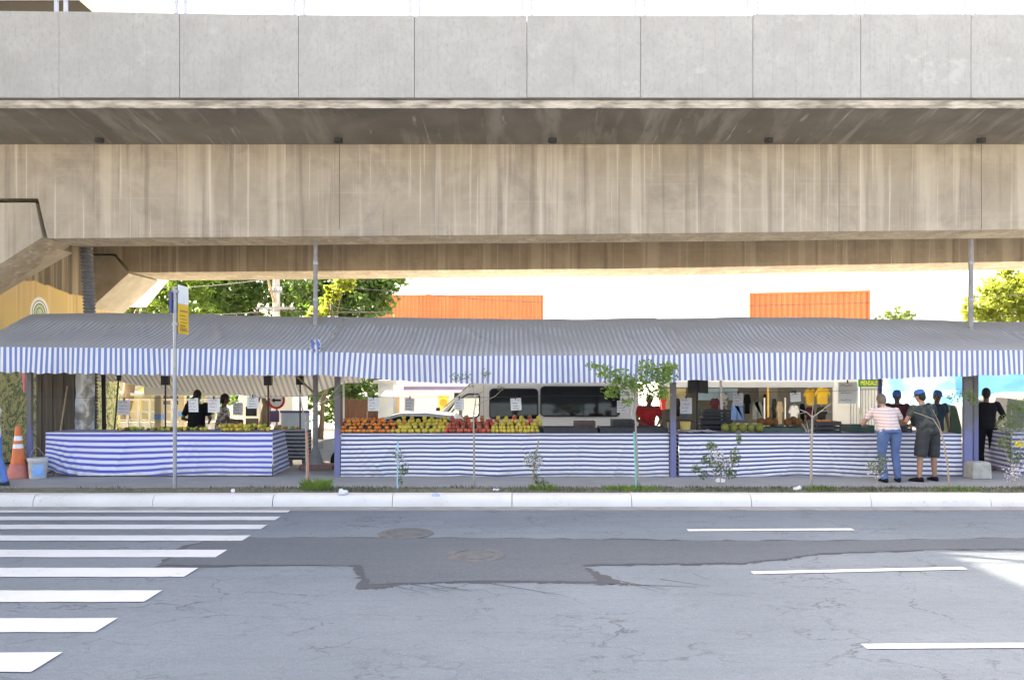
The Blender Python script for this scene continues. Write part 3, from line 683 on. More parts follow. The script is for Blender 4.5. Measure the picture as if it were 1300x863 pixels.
# stepped boards behind the front heaps
rs = thing('display_step', 'low dark stepped board under the back rows of fruit heaps', 'display step', (X(560,16.7), 16.75, ZM))
g = MB(); g.box(X(436,16.75), X(690,16.75), 16.62, 16.95, ZM+.0, ZM+.11); part(rs, 'tread', g, m_dark, world=True, bev=.006)
g = MB(); g.box(X(436,17.05), X(520,17.05), 16.96, 17.25, ZM+.0, ZM+.19); part(rs, 'upper_tread', g, m_dark, world=True, bev=.006)
def heap(u, y, z, kinds, n_h):
    x = X(u, y)
    def put(dx, dy, dz):
        me, name, lab, cat, grp, r = random.choice(kinds) if isinstance(kinds, list) else kinds
        fruit(me, name, lab, cat, grp, (x+dx*r+random.uniform(-.014,.014), y+dy*r+random.uniform(-.01,.01), z+dz*r+random.uniform(-.006,.006)), random.uniform(.88, 1.12))
    for dx, dy in [(-1,0),(1,0)]+([(0,1.5)] if n_h >= 2 else []): put(dx, dy, .95)
    if n_h >= 2:
        for dx in ((-.75,.75) if random.random() < .5 else (random.uniform(-.3,.3),)): put(dx, .6, 2.35)
    if n_h >= 3: put(random.uniform(-.35,.35), .6, 3.7)
OR = (me_or, 'persimmon', 'reddish orange persimmon in the heaps nearest the grey post, mango counter', 'fruit', 'orange persimmons heaped on the mango counter', .046)
YE = (me_ye, 'yellow_mango', 'yellow mango in the heaps on the navy striped mango counter', 'fruit', 'yellow mangoes heaped on the counter', .048)
RD = (me_rd, 'red_mango', 'dark red mango in the heaps in front of the van driver window', 'fruit', 'red mangoes heaped on the counter', .05)
for k in range(6):
    u = 437+k*10.6
    heap(u, 16.33, ZM, OR, 2); heap(u+5, 16.70, ZM+.11, OR, 2)
    if k < 5: heap(u+4, 17.03, ZM+.19, OR, 1)
for k in range(8):
    u = 500.5+k*8.6; heap(u, 16.33, ZM, YE if k else [YE, OR], 2); heap(u+4.5, 16.70, ZM+.11, YE if k > 1 else [YE, OR], 3 if k % 3 else 2)
for k in range(6):
    u = 569+k*9.6; heap(u, 16.33, ZM, RD, 2); heap(u+4.5, 16.70, ZM+.11, RD, 2 if k % 2 else 3)
for k in range(6):
    u = 628+k*10.2; heap(u, 16.33, ZM, YE, 3 if k % 2 else 2); heap(u+4, 16.70, ZM+.11, YE if k % 2 else [YE, YE, RD], 3)
for k in range(52):
    u = 277+random.uniform(0, 66); row = random.random(); fruit(me_ye if (u < 318) or random.random() < .5 else me_gr, 'citrus_fruit', 'yellow green citrus fruit spread along the end of the blue striped counter', 'fruit', 'citrus fruit on the blue striped counter', (X(u, 16.35+.3*row), 16.35+.3*row, ZL+.045+(.07 if random.random() < .4 else 0)), .95)
me_br_s = ball_mesh('small_brown_fruit', m_brown_fruit, .04, .9)
for k in range(70):
    u = 150+random.uniform(0, 112); row = random.random(); fruit(random.choice((me_ye, me_gr, me_gr, me_br_s)), 'mixed_fruit', 'small dull mixed fruit in the trays around the seller in black', 'fruit', 'mixed fruit in trays on the blue striped counter', (X(u, 16.5+.3*row), 16.5+.3*row, ZL+.04), .85)
for k in range(12):
    u = 351+random.uniform(0, 30); fruit(me_gr if k % 3 else me_or, 'table_fruit', 'green fruit on the small black striped table', 'fruit', 'fruit on the small black striped table', (X(u, 17.9), 17.85+random.uniform(0,.25), Z(546,17.75)+.04), .9)
me_co = ball_mesh('green_coconut', M('coconut_olive', (.19,.20,.03), (.13,.13,.02), 6, .5, .1), .092, 1.08, 18); me_br = ball_mesh('brown_coconut', m_brown_fruit, .09, 1.0, 18)
for u, dy in ((920.5, 0), (932, .05), (942.5, .0), (953.5, .04), (964.5, .02)):
    o = fruit(me_co, 'green_coconut', 'round green coconut in the short row on the coconut counter', 'coconut', 'green coconuts on the counter', (X(u, 16.5), 16.5+dy, Z(551,16.1)+.105))
for u, dy, dz in ((968, .35, 0), (976, .3, .02), (984, .38, 0), (1000, .3, 0), (1009, .4, .03), (1014, .3, 0)):
    fruit(me_br, 'brown_coconut', 'hairy brown coconut in the dark tray behind the green ones', 'coconut', 'brown coconuts in the tray', (X(u, 16.9), 16.6+dy, Z(551,16.1)+.19+dz))
# crates and trays on the counters
def crate(name, label, u0, u1, v0, v1, y0, y1, mat, group=None, slots=True, cat='crate'):
    x0, x1, z0, z1 = X(u0, y0), X(u1, y0), Z(v1, y0), Z(v0, y0)
    t = thing(name, label, cat, ((x0+x1)/2, (y0+y1)/2, z0), 0, group); w = .018
    g = MB()
    g.box(x0, x1, y0, y1, z0, z0+w); h = z1-z0
    nb = 3 if slots else 1
    for i in range(nb):
        a, b = z0+w+(h-w)*i/nb+.001, z0+w+(h-w)*(i+(.72 if slots and i < nb-1 else 1))/nb
        g.box(x0, x1, y0, y0+w, a, b); g.box(x0, x1, y1-w, y1, a, b); g.box(x0, x0+w, y0+w+.001, y1-w-.001, a, b); g.box(x1-w, x1, y0+w+.001, y1-w-.001, a, b)
    for xx in (x0, x1-.03):
        for yy in (y0-.003, y1-.027): g.box(xx-.002 if xx == x0 else xx, xx+.03+(.002 if xx != x0 else 0), yy, yy+.03, z0-.0, z1+.004)
    part(t, 'shell', g, mat, world=True); return t
crate('fruit_tray', 'long dark tray lying beside the yellow mango heaps', 690, 758, 543, 551, 16.3, 16.9, m_dark, 'trays on the mango counter', False, 'tray')
crate('fruit_tray', 'long dark tray in front of the seller in red', 762, 848, 543, 551, 16.3, 16.9, m_dark, 'trays on the mango counter', False, 'tray')
crate('fruit_crate', 'brown crate standing on the long tray below the big van window', 730, 756, 535, 544, 16.8, 17.2, M('crate_brown', (.15,.10,.09), (.08,.05,.05), 8, .8, .2), None)
crate('fruit_crate', 'flat dark crate behind the stem of the green sapling', 778, 806, 533, 544, 16.8, 17.2, m_dark)
crate('black_crate', 'black plastic crate at the back of the coconut counter, upper of two', 893, 928, 520, 532, 17.2, 17.6, m_black, 'black crates on the coconut counter')
crate('black_crate', 'black plastic crate at the back of the coconut counter, lower of two', 890, 930, 533, 551, 17.1, 17.6, m_black, 'black crates on the coconut counter')
crate('tomato_crate', 'dark crate of orange fruit beside the white booth, on the coconut counter', 1036, 1068, 535, 551.5, 16.5, 17.0, m_dark)
for k in range(12): fruit(me_or, 'crate_fruit', 'orange fruit filling the dark crate beside the white booth', 'fruit', 'fruit in the dark crate', (X(1041+random.uniform(0,22), 16.5), 16.6+random.uniform(0,.3), Z(534,16.5)-.03), .9)
crate('fruit_tray', 'dark green tray near the elbow of the man in the striped shirt', 1081, 1110, 540, 551, 16.5, 17.0, M('crate_green', (.04,.08,.06), (.02,.05,.04), 8, .6, .2), None, False, 'tray')
crate('coconut_tray', 'wide dark tray holding the brown coconuts', 962, 1022, 543, 551, 16.6, 17.1, M('tray_green', (.07,.10,.08), (.04,.06,.05), 8, .6, .2), None, False, 'tray')
crate('fruit_crate', 'dark crate with orange fruit between the two customers', 1141, 1158, 539, 551, 16.6, 17.0, m_dark)
for k in range(5): fruit(me_or, 'crate_fruit', 'orange fruit in the crate between the two customers', 'fruit', 'fruit between the two customers', (X(1145+random.uniform(0,10), 16.6), 16.7+random.uniform(0,.2), Z(538,16.6)), .9)
g = MB(); g.sheet(lambda a, b: (X(866,16.3)+.70*a, 16.3+.5*b, Z(551,16.1)+.015+.03*nz(a*6, b*6)+.02), 14, 10); single('newspaper', 'crumpled sheet of newsprint spread near the grey post', 'newspaper', g, m_paper2, (X(866,16.3)+.35, 16.5, Z(551,16.1)), smooth=True)
g = MB(); g.lathe([(.005,0),(.10,0),(.115,.16),(.10,.17),(.09,.05)], (X(870,16.7),16.7,Z(551,16.1)+.05), 16); single('plastic_tub', 'yellow tub standing on the newsprint', 'tub', g, M('tub_yellow', (.55,.40,.10), (.45,.33,.12), 5, .6, .1), (X(870,16.7),16.7,Z(551,16.1)), smooth='auto')
g = MB(); g.box(X(637,16.9), X(660,16.9), 16.9, 17.1, Z(545,16.9), Z(537,16.9)); single('bag_bundle', 'white and blue printed bag bundle at the end of the mango heaps', 'bag', g, M('bag_print', (.55,.57,.68), (.12,.13,.35), 9, .6, .1, contrast=.03), (X(648,17), 17, Z(545,16.9)), bev=.02)

# ------------------------------------------------------------------ things on the pavement
# traffic cone
x, y = X(25, 16.0), 15.95
t = thing('traffic_cone', 'tall orange traffic cone with two white bands beside the yellow pier', 'traffic cone', (x, y, .2))
m_cone = M('cone_orange', (.78,.20,.07), (.62,.15,.06), 5, .6, .1); m_cone2 = M('cone_skirt', (.62,.22,.17), (.48,.16,.13), 5, .75, .2)
H = 1.03
def cr(z): return .045 + (.165-.045)*(1-z/H)
g = MB(); g.lathe([(cr(.30),.30),(cr(.60),.60)], (0,0,0), 24); 
cone = [('lower_body', .27, .59, m_cone), ('reflective_band', .59, .675, m_white), ('middle_body', .675, .745, m_cone), ('reflective_band', .745, .835, m_white), ('tip', .835, 1.03, m_cone)]
for nm, a, b, mm in cone:
    g = MB(); g.lathe([(.004, a), (cr(a), a), (cr(b), b), (.004, b)], (0,0,0), 28); part(t, nm, g, mm, smooth='auto')
g = MB(); g.lathe([(.01,.0),(.215,.0),(.22,.03),(cr(.30)+.012,.27),(cr(.30)+.018,.285),(.01,.286)], (0,0,0), 28); part(t, 'skirt', g, m_cone2, smooth='auto')
# paint bucket
x, y = X(52, 16.0), 15.9
t = thing('paint_bucket', 'dirty white paint bucket with blue label standing by the striped counter', 'bucket', (x, y, .2))
m_bk = M('bucket_white', (.52,.50,.48), (.34,.32,.31), 4, .7, .2)
g = MB(); g.lathe([(.005,0),(.155,0),(.175,.34),(.005,.34)], (0,0,0), 24); part(t, 'pail', g, m_bk, smooth='auto')
g = MB(); g.lathe([(.005,.34),(.185,.335),(.19,.37),(.185,.40),(.17,.405),(.005,.395)], (0,0,0), 24); part(t, 'lid', g, M('bucket_lid', (.60,.59,.57), None, 4, .6, .1), smooth='auto')
g = MB(); g.tube([(-.18,0,.37),(-.10,-.05,.52),(-.03,-.05,.62),(.04,-.05,.60),(.12,-.03,.48),(.18,0,.37)], .007, 6); part(t, 'handle', g, m_steel)
n_ = 10; g = MB(); g.loft([[(.171*math.cos(a), .171*math.sin(a), .05), (.180*math.cos(a), .180*math.sin(a), .28)] for a in [R(-95+70*i/n_) for i in range(n_+1)]], closed=False, cap=False); part(t, 'blue_label', g, M('label_blue', (.10,.33,.72), (.45,.55,.72), 6, .5, 0))
# concrete block
x, y = X(1241, 15.9), 15.9
t = MB(); t.loft([[(-.19,-.17,0),(.19,-.17,0),(.19,.17,0),(-.19,.17,0)], [(-.175,-.16,.30),(.18,-.155,.31),(.175,.16,.31),(-.18,.155,.30)], [(-.15,-.13,.325),(.15,-.13,.33),(.15,.13,.33),(-.15,.13,.325)]])
single('concrete_block', 'rough pale concrete block at the foot of the grey post', 'concrete block', t, M('block_concrete', (.45,.43,.38), (.28,.26,.22), 7, .95, .8), (x, y, .2), bev=.012, world=False)
# sign post with tall narrow yellow sign seen almost edge on
x, y = X(222, 14.4), 14.4
t = thing('sign_post', 'grey steel street post carrying a tall yellow sign seen nearly edge on', 'street sign', (x, y, .2))
g = MB(); g.tube([(0,0,0),(0,0,Z(366,14.4)-.2)], .034, 12); part(t, 'post', g, m_steel, smooth='auto')
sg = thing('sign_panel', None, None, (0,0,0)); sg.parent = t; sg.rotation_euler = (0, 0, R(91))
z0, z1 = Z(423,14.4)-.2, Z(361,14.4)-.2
g = MB(); g.box(.03, .50, -.055, -.04, z0+.0, z0+.54); part(sg, 'yellow_panel', g, M('sign_yellow', (.82,.50,.02), (.70,.42,.02), 2, .5, .05), bev=.004)
g = MB(); g.box(.03, .50, -.055, -.04, z0+.542, z1); part(sg, 'painted_sunlit_top', g, m_white, bev=.004)  # sunlight on the top of the yellow sign, painted in as a white panel
g = MB(); g.box(.03, .50, -.036, -.030, z0, z1); part(sg, 'backing', g, m_navy)
g = MB()
for k, (a, b) in enumerate(((.05,.03),(.09,.02),(.13,.03),(.20,.015),(.26,.015),(.32,.02),(.40,.03))): g.box(.09, .44-.05*(k % 3), -.0575, -.0545, z0+a, z0+a+b)
part(sg, 'lettering', g, M('sign_lettering', (.42,.22,.03), None, 4, .6, 0))
for zz in (z0+.15, z1-.15):
    g = MB(); g.box(-.045, .06, -.034, .034, zz, zz+.04); part(t, 'clamp', g, m_steel)
g = MB(); g.box(-.085, -.035, -.06, .02, z1-.52, z1-.12); part(t, 'rear_box', g, m_navy, bev=.01)
# weathered plank screen behind the cone
t = thing('plank_screen', 'dark weathered plank screen standing between the cone and the drain duct', 'plank screen', (X(80,17.2), 17.2, .2))
for k, u in enumerate(range(46, 106, 7)):
    a = X(u, 17.2); w = .112; h = random.uniform(2.2, 2.45)
    g = MB(); g.box(a, a+w, 17.2+.01*(k % 2), 17.235+.01*(k % 2), .2, .2+h); part(t, 'plank', g, m_wood, world=True)
for zz in (.85, 1.75):
    g = MB(); g.box(X(46,17.2), X(108,17.2)+.05, 17.25, 17.29, zz, zz+.07); part(t, 'batten', g, m_wood, world=True)
pole('broom_stick', 'brown broom stick leaning against the dark plank screen', 'stick', [(X(77,17.0),16.95,.9),(X(84,17.1),17.15,Z(490,17.1))], .016, m_stick)
g = MB(); g.sheet(lambda a, b: (X(96,17.0)+.42*a-.02*b, 17.0+.05*nz(a*3, b*4)+.03*math.sin(a*6), 2.35-1.30*b-.15*a*b), 14, 24); single('hanging_sheet', 'mottled grey plastic sheet hanging beside the ribbed drain duct', 'plastic sheet', g, M('sheet_mottled', (.50,.50,.48), (.16,.15,.12), 2.6, .6, .2, contrast=.08), (X(104,17), 17, 2.3), smooth=True)
g = MB(); g.sheet(lambda a, b: (X(26,17.3)+.10*a+.06*b, 17.3+.02*math.sin(a*5+b*3), 2.3-.42*b), 5, 10); single('pink_rag', 'pink rag hanging above the traffic cone', 'rag', g, M('rag_pink', (.65,.25,.30), (.5,.18,.22), 5, .9, .1), (X(27,17.3), 17.3, 2.3), smooth=True)
# litter
for (u, v, w, lab) in ((435, 626, .10, 'crumpled white paper on the kerb near the tall grass tuft'), (553, 629, .07, 'small bluish scrap of plastic lying on the kerb'), (1012, 621.5, .09, 'flat white plastic scrap in the grass by the bare forked sapling'), (296, 624, .04, 'tiny white scrap on the bare soil near the sign post'), (630, 622, .06, 'scattered white scrap by the twin stake sapling'), (915, 611, .10, 'white plastic bag caught at the foot of the flowering bush')):
    x, y = G(u, v, .22); g = MB(); g.ell((0,0,.02), (w, w*.6, w*.5 if w > .05 else .03), 9, 6)
    g.v = [(a+.03*nz(a*20, b*20, u), b+.03*nz(b*20, c*20, u+1), max(.0, c+.05*nz(a*14, c*14, u+2))) for a, b, c in g.v]
    single('litter_scrap', lab, 'litter', g, M('litter_white', (.75,.75,.77), None, 6, .8, .1) if u != 553 else M('litter_blue', (.5,.55,.75), None, 6, .8, .1), (x, y, .21), world=False, group='scraps of litter along the kerb')
# ------------------------------------------------------------------ people
def remesh(mb, voxel, name, mats, smooth_it=2):
    me = mb.mesh('tmp', mats); o = link('tmp', me)
    m = o.modifiers.new('r', 'REMESH'); m.mode = 'VOXEL'; m.voxel_size = voxel; m.use_smooth_shade = True
    s = o.modifiers.new('s', 'SMOOTH'); s.iterations = smooth_it; s.factor = .5
    dg = bpy.context.evaluated_depsgraph_get(); dg.update(); out = bpy.data.meshes.new_from_object(o.evaluated_get(dg)); out.name = name
    bpy.data.objects.remove(o); out.materials.clear()
    for q in (mats if isinstance(mats, (list, tuple)) else [mats]): out.materials.append(q)
    out.polygons.foreach_set('use_smooth', [True]*len(out.polygons)); return out
m_skin = M('skin_tan', (.36,.20,.13), (.30,.16,.10), 9, .5, .08); m_skind = M('skin_brown', (.16,.085,.055), (.12,.06,.04), 9, .5, .08)
m_hairb = M('hair_black', (.018,.015,.014), None, 40, .6, .3); m_hairg = M('hair_grey', (.17,.12,.09), (.11,.085,.07), 40, .7, .3)
m_eye = M('eye', (.02,.015,.012), None, 8, .2, 0)
def rumple(me, a, b):
    q = [(v.co.copy(), v.normal.copy()) for v in me.vertices]; out = []
    for c, n in q: out += list(c + n*.010*nz(c.x*a, c.y*a, c.z*b))
    me.vertices.foreach_set('co', out); me.update()
def seg(mb, a, b, ra, rb, n=12, flat=1.0):
    a, b = Vector(a), Vector(b); pts = []; rd = []
    d = (b-a)
    for t in (-.0, .12, .35, .65, .9, 1.0): pts.append(a+d*t); rd.append(ra+(rb-ra)*t)
    mb.tube(pts, rd, n); mb.ell(a, (ra,)*3, 10, 7); mb.ell(b, (rb,)*3, 10, 7)
def torso_rings(P, e, lo=0., hi=1.):
    """elliptical rings along pelvis -> neck; e inflates"""
    pv, nk = P['pelvis'], P['neck']; ax = P['side']; d = (nk-pv); up = d.normalized(); fw = up.cross(ax).normalized()*-1
    prof = [(-.14,.150,.110),(-.06,.172,.122),(.06,.168,.122),(.22,.150+P['belly']*.3,.108+P['belly']),(.40,.150+P['belly']*.2,.108+P['belly']*.8),(.60,.172,.122),(.78,.188,.118),(.90,.165,.098),(.97,.105,.078),(1.03,.064,.064),(1.12,.056,.058)]
    rings = []
    for t, rx, ry in prof:
        if t < lo-1e-6 or t > hi+1e-6: continue
        c = pv+d*t + fw*(-.02*math.sin(math.pi*min(1,max(0,t))))*1.0 + fw*P['belly']*.5*math.exp(-((t-.3)/.25)**2)
        rings.append([c+ax*(rx*P['w']+e)*math.cos(a)+fw*(ry*P['w']+e)*math.sin(a) for a in [2*math.pi*k/20 for k in range(20)]])
    return rings
def hand(mb, wr, d, palm, s=1):
    """d: direction of the fingers, palm: palm normal"""
    d = Vector(d).normalized(); palm = Vector(palm); palm = (palm-d*palm.dot(d)).normalized(); sd = d.cross(palm)*s; wr = Vector(wr)
    mb.loft([[wr+d*t+sd*w*math.cos(a)+palm*h*math.sin(a) for a in [2*math.pi*k/10 for k in range(10)]] for t, w, h in ((-.02,.028,.022),(.02,.034,.019),(.06,.041,.017),(.095,.040,.014))])
    for i, L in enumerate((.072,.082,.076,.058)):
        b = wr+d*.085+sd*(-.031+.0205*i); k = b+d*L*.5+palm*.010+sd*(i-1.5)*.004; e = k+d*L*.42+palm*.026
        mb.tube([b, k, e], [.0095,.009,.0075], 8); mb.ell(e, (.0075,)*3, 8, 5)
    b = wr+d*.025-sd*.03; k = b+d*.035-sd*.028+palm*.012; e = k+d*.032-sd*.004+palm*.010
    mb.tube([b, k, e], [.013,.011,.009], 8); mb.ell(e, (.009,)*3, 8, 5)
def person(label, loc, rz, H=1.72, lean=0, w=1.0, belly=0., turn=0, nod=0, arms=None, legs=None, skin=None, hair=None, shirt=None, sleeve=.55, legwear=None, leglen='long', cap=None, shoe=None, group=None, backpack=None, shirt_len=-.12):
    k = H/1.72; skin = skin or m_skin
    t = thing('person', label, 'person', loc, rz, group)
    P = {'side': Vector((1,0,0)), 'w': w, 'belly': belly}
    P['pelvis'] = Vector((0, 0 if not legs else legs.get('py', 0), .93 if not legs else legs.get('pz', .93)))
    P['neck'] = P['pelvis']+Vector((0, math.sin(lean)*.52, math.cos(lean)*.52)); up = (P['neck']-P['pelvis']).normalized()
    hup = Vector((0, math.sin(lean*.6+nod), math.cos(lean*.6+nod))); HC = P['neck']+hup*.168
    sh = {s: P['neck']-up*.055+Vector((s*.185*w, 0, 0)) for s in (-1, 1)}
    arms = arms or {}; legs = legs or {}
    A = {}
    for s in (-1, 1):
        q = arms.get(s); 
        if q: A[s] = (Vector(q[0]), Vector(q[1]))
        else: A[s] = (sh[s]+Vector((s*.05, -.02, -.27)), sh[s]+Vector((s*.06, .05, -.51)))
    Lg = {s: [P['pelvis']+Vector((s*.092*w, 0, -.03))]+[Vector(p) for p in legs.get(s, ((s*.10, .02, .50), (s*.105, -.02, .085)))] for s in (-1, 1)}
    th = .083*w; b = MB()
    b.loft(torso_rings(P, 0))
    for s in (-1, 1):
        el, wr = A[s]; seg(b, sh[s]-Vector((s*.03,0,0)), sh[s], .06, .057); seg(b, sh[s], el, .052, .041); seg(b, el, wr, .041, .027)
        hd = (wr-el).normalized(); hand(b, wr+hd*.01, arms.get((s,'d'), hd), arms.get((s,'p'), Vector((-s,0,0))), s)
        hp, kn, an = Lg[s]; seg(b, hp, kn, th, .056); seg(b, kn, kn+(an-kn)*.35, .054, .057); seg(b, kn+(an-kn)*.35, an, .057, .038)
        fd = Vector(legs.get((s,'f'), (s*.12, 1, 0))).normalized(); seg(b, an+Vector((0,0,-.045)), an+fd*.13+Vector((0,0,-.055)), .036, .028)
    Rh = Matrix.Rotation(turn, 3, 'Z') @ Matrix.Rotation(-(lean*.6+nod), 3, 'X')
    def hpnt(x, y, z): return HC+Rh @ Vector((x, y, z))
    b.ell(HC+Rh @ Vector((0,0,.015)), (.079,.10,.109), 18, 12, Rh); b.ell(hpnt(0,.028,-.055), (.056,.062,.062), 14, 9, Rh)
    b.ell(hpnt(0,.10,-.02), (.014,.022,.026), 8, 6, Rh)
    for s in (-1, 1): b.ell(hpnt(s*.077,-.005,-.01), (.012,.022,.032), 8, 6, Rh)
    seg(b, P['neck']-up*.02, HC-hup*.06, .057, .054)
    me = remesh(b, .0095, 'body', skin); o = link('body', me); o.parent = t
    for s in (-1, 1):
        g = MB(); g.ell(hpnt(s*.032,.088,.012), (.012,.008,.008), 8, 6, Rh); part(t, 'eye', g, m_eye, smooth=True)
    g = MB(); g.ell(hpnt(0,.089,-.062), (.024,.006,.007), 8, 6, Rh); part(t, 'mouth', g, M('lips', (.25,.09,.08), None, 8, .5, 0), smooth=True)
    if hair:
        g = MB(); g.ell(hpnt(0,-.014,.030), (.087,.102,.110), 18, 12, Rh); g.ell(hpnt(0,-.045,-.02), (.076,.062,.085), 14, 9, Rh)
        o = link('hair', remesh(g, .011, 'hair', hair)); o.parent = t
    if cap:
        g = MB(); g.loft([[hpnt(r*.088*math.cos(a), -.006+r*.106*math.sin(a), z) for a in [2*math.pi*q/20 for q in range(20)]] for r, z in ((1.02,.035),(1.02,.07),(.92,.105),(.65,.132),(.1,.145))])
        g.loft([[hpnt(-.07+.14*i/8, .085+.085*math.sin(math.pi*i/8)*j, .042-.012*j+.0*i) for i in range(9)] for j in (0, .5, 1.0)], closed=False, cap=False)
        part(t, 'cap', g, cap, smooth='auto')
    if shirt:
        g = MB(); lo = shirt_len; g.loft(torso_rings(P, .016, lo, .97))
        for s in (-1, 1):
            el, wr = A[s]; g.ell(sh[s], (.072,.068,.066), 12, 8)
            if sleeve <= 1: end = sh[s]+(el-sh[s])*sleeve; g.tube([sh[s], sh[s]+(end-sh[s])*.5, end], [.070,.066,.064], 14)
            else:
                end = el+(wr-el)*(sleeve-1); g.tube([sh[s], sh[s]+(el-sh[s])*.5, el, el+(end-el)*.5, end], [.068,.062,.055,.048,.042], 14); g.ell(el, (.055,)*3, 10, 7)
        me = remesh(g, .011, 'shirt', shirt, 3)
        rumple(me, 9, 6)
        o = link('shirt', me); o.parent = t
    if legwear:
        g = MB(); g.loft(torso_rings(P, .013, -.14, .07))
        for s in (-1, 1):
            hp, kn, an = Lg[s]
            if leglen == 'long':
                g.tube([hp, hp+(kn-hp)*.5, kn, kn+(an-kn)*.45, an+Vector((0,0,-.03))], [th+.020,.082*w,.072,.068,.064], 16); g.ell(hp, (th+.02,)*3, 12, 8); g.ell(kn, (.07,)*3, 10, 7)
            else:
                e = kn+(an-kn)*.06; g.tube([hp, hp+(kn-hp)*.5, e], [th+.026, th+.022, th+.014], 16); g.ell(hp, (th+.024,)*3, 12, 8)
        nm = 'trousers' if leglen == 'long' else 'shorts'; me = remesh(g, .012, nm, legwear, 3)
        rumple(me, 8, 10)
        o = link(nm, me); o.parent = t
    for s in (-1, 1):
        hp, kn, an = Lg[s]; fd = Vector(legs.get((s,'f'), (s*.12, 1, 0))).normalized(); sd = Vector((fd.y, -fd.x, 0)); g = MB(); z0 = an.z-.085
        def ring(t_, w_, h_): 
            c = an+fd*t_; c.z = z0; return [c+sd*w_*math.cos(a)+Vector((0,0,max(0, h_*.5+h_*.5*math.sin(a)))) for a in [2*math.pi*q/12 for q in range(12)]]
        g.loft([ring(-.075,.022,.06), ring(-.06,.036,.085), ring(0,.042,.10), ring(.07,.047,.075), ring(.14,.048,.055), ring(.18,.036,.04), ring(.195,.015,.025)])
        part(t, 'shoe', g, shoe or m_black, smooth=True)
    if backpack:
        g = MB(); c0 = P['pelvis']+up*.14; c1 = P['pelvis']+up*.50; fw = up.cross(P['side'])*-1
        g.loft([[c0+(c1-c0)*t_+fw*(-.105-.085*yy)+P['side']*(w_*math.cos(a)*.155)+fw*(-.07*yy*math.sin(a)) for a in [2*math.pi*q/14 for q in range(14)]] for t_, w_, yy in ((0,.75,.6),(.1,1,1),(.5,1.05,1.1),(.85,.95,.9),(1.0,.6,.4))])
        part(t, 'backpack', g, backpack, smooth=True)
    t.scale = (k,k,k); return t
def shirt_stripes():
    n = NT('shirt_stripes', .9, .15); z = n.xyz()[2]; fr = n.math('FRACT', n.math('DIVIDE', n.math('ADD', z, n.ramp(n.noise(3), .3, .7, -.012, .012)), .058))
    c = n.mix(n.ramp(fr, .50, .56), (.58,.47,.43), (.50,.36,.32)); c = n.mix(n.ramp(n.math('ABSOLUTE', n.math('SUBTRACT', fr, .25)), .05, .09, 1, 0), c, (.65,.57,.54)); n.base(c); n.bump(n.noise(7), .3, .02); return n.mat
m_jeans = M('denim', (.10,.155,.30), (.065,.10,.21), 7, .9, .4); m_jeans2 = M('denim_bright', (.12,.22,.50), (.08,.15,.36), 7, .9, .3)
m_blk = M('cloth_black', (.014,.014,.017), (.009,.009,.011), 7, .95, .3, .15); m_char = M('cloth_charcoal', (.05,.05,.052), (.03,.03,.032), 9, .9, .4)
m_camo = M('cloth_camo', (.055,.062,.05), (.025,.03,.036), 7, .9, .2, contrast=.05); m_red = M('cloth_red', (.42,.03,.03), (.25,.015,.02), 4, .9, .3); m_wine = M('cloth_wine', (.085,.02,.03), (.05,.012,.02), 6, .9, .3)
m_wshirt = M('cloth_white', (.70,.70,.71), (.58,.58,.60), 5, .9, .3); m_patt = M('cloth_patterned', (.55,.53,.50), (.16,.14,.14), 12, .9, .2, contrast=.05); m_bcap = M('cap_blue', (.06,.13,.40), (.04,.08,.25), 8, .8, .2)
m_tee = M('cloth_teal', (.03,.05,.075), (.02,.03,.05), 6, .9, .3)
# customer in striped shirt leaning on the counter, one leg straight back
person('man in a pink striped polo shirt and blue jeans leaning on the counter', (X(1125,15.45), 15.32, .2), R(-4), 1.78, R(33), 1.16, .04, 0, R(14),
    {-1: ((-.37,.30,1.06), (-.22,.58,1.00)), 1: ((.37,.30,1.07), (.20,.58,1.00)), (-1,'d'): (.3,1,-.05), (1,'d'): (-.3,1,-.05), (-1,'p'): (0,0,-1), (1,'p'): (0,0,-1)},
    {-1: ((-.12,.05,.50), (-.10,-.05,.085)), 1: ((.12,.03,.50), (.17,.02,.085)), 'pz': .92}, m_skin, m_hairg, shirt_stripes(), .62, m_jeans, 'long', None, m_blk, 'customers at the coconut counter')
# customer in shorts and cap with a backpack
person('man in dark shorts, blue cap, camouflage shirt and backpack at the counter', (X(1179,15.4), 15.42, .2), R(16), 1.77, R(16), 1.2, .04, R(8), R(10),
    {-1: ((-.34,.18,1.12), (-.26,.44,1.03)), 1: ((.32,.18,1.13), (.18,.44,1.05))},
    {-1: ((-.16,.02,.49), (-.20,.0,.085)), 1: ((.15,.03,.49), (.17,.02,.085)), (-1,'f'): (-.6,1,0), (1,'f'): (.1,1,0)}, m_skin, m_hairb, m_camo, .6, m_char, 'short', m_bcap, m_blk, 'customers at the coconut counter', m_tee)
# sellers and others behind the counters
person('seller in a wine red shirt and blue cap behind the counter, facing the street', (X(1141,17.7), 17.75, .2), R(150), 1.70, R(14), 1.05, .02, R(-15), R(12), {-1: ((-.26,.10,1.14),(-.12,.34,1.08)), 1: ((.26,.10,1.14),(.12,.34,1.08))}, None, m_skind, m_hairb, m_wine, 1.5, m_char, 'long', m_bcap)
person('seller in a blue cap facing the customers, half hidden by the backpack man', (X(1189,17.9), 17.95, .2), R(175), 1.68, R(8), 1.0, 0, R(10), R(8), None, None, m_skind, m_hairb, m_tee, .6, m_char, 'long', m_bcap)
person('seller in a red shirt bending over the trays behind the green sapling', (X(823,17.75), 17.95, .2), R(182), 1.66, R(24), 1.08, .03, 0, R(20), {-1: ((-.28,.26,1.10),(-.15,.46,1.0)), 1: ((.28,.26,1.10),(.15,.46,1.0))}, None, m_skind, m_hairb, m_red, .7, m_char, 'long')
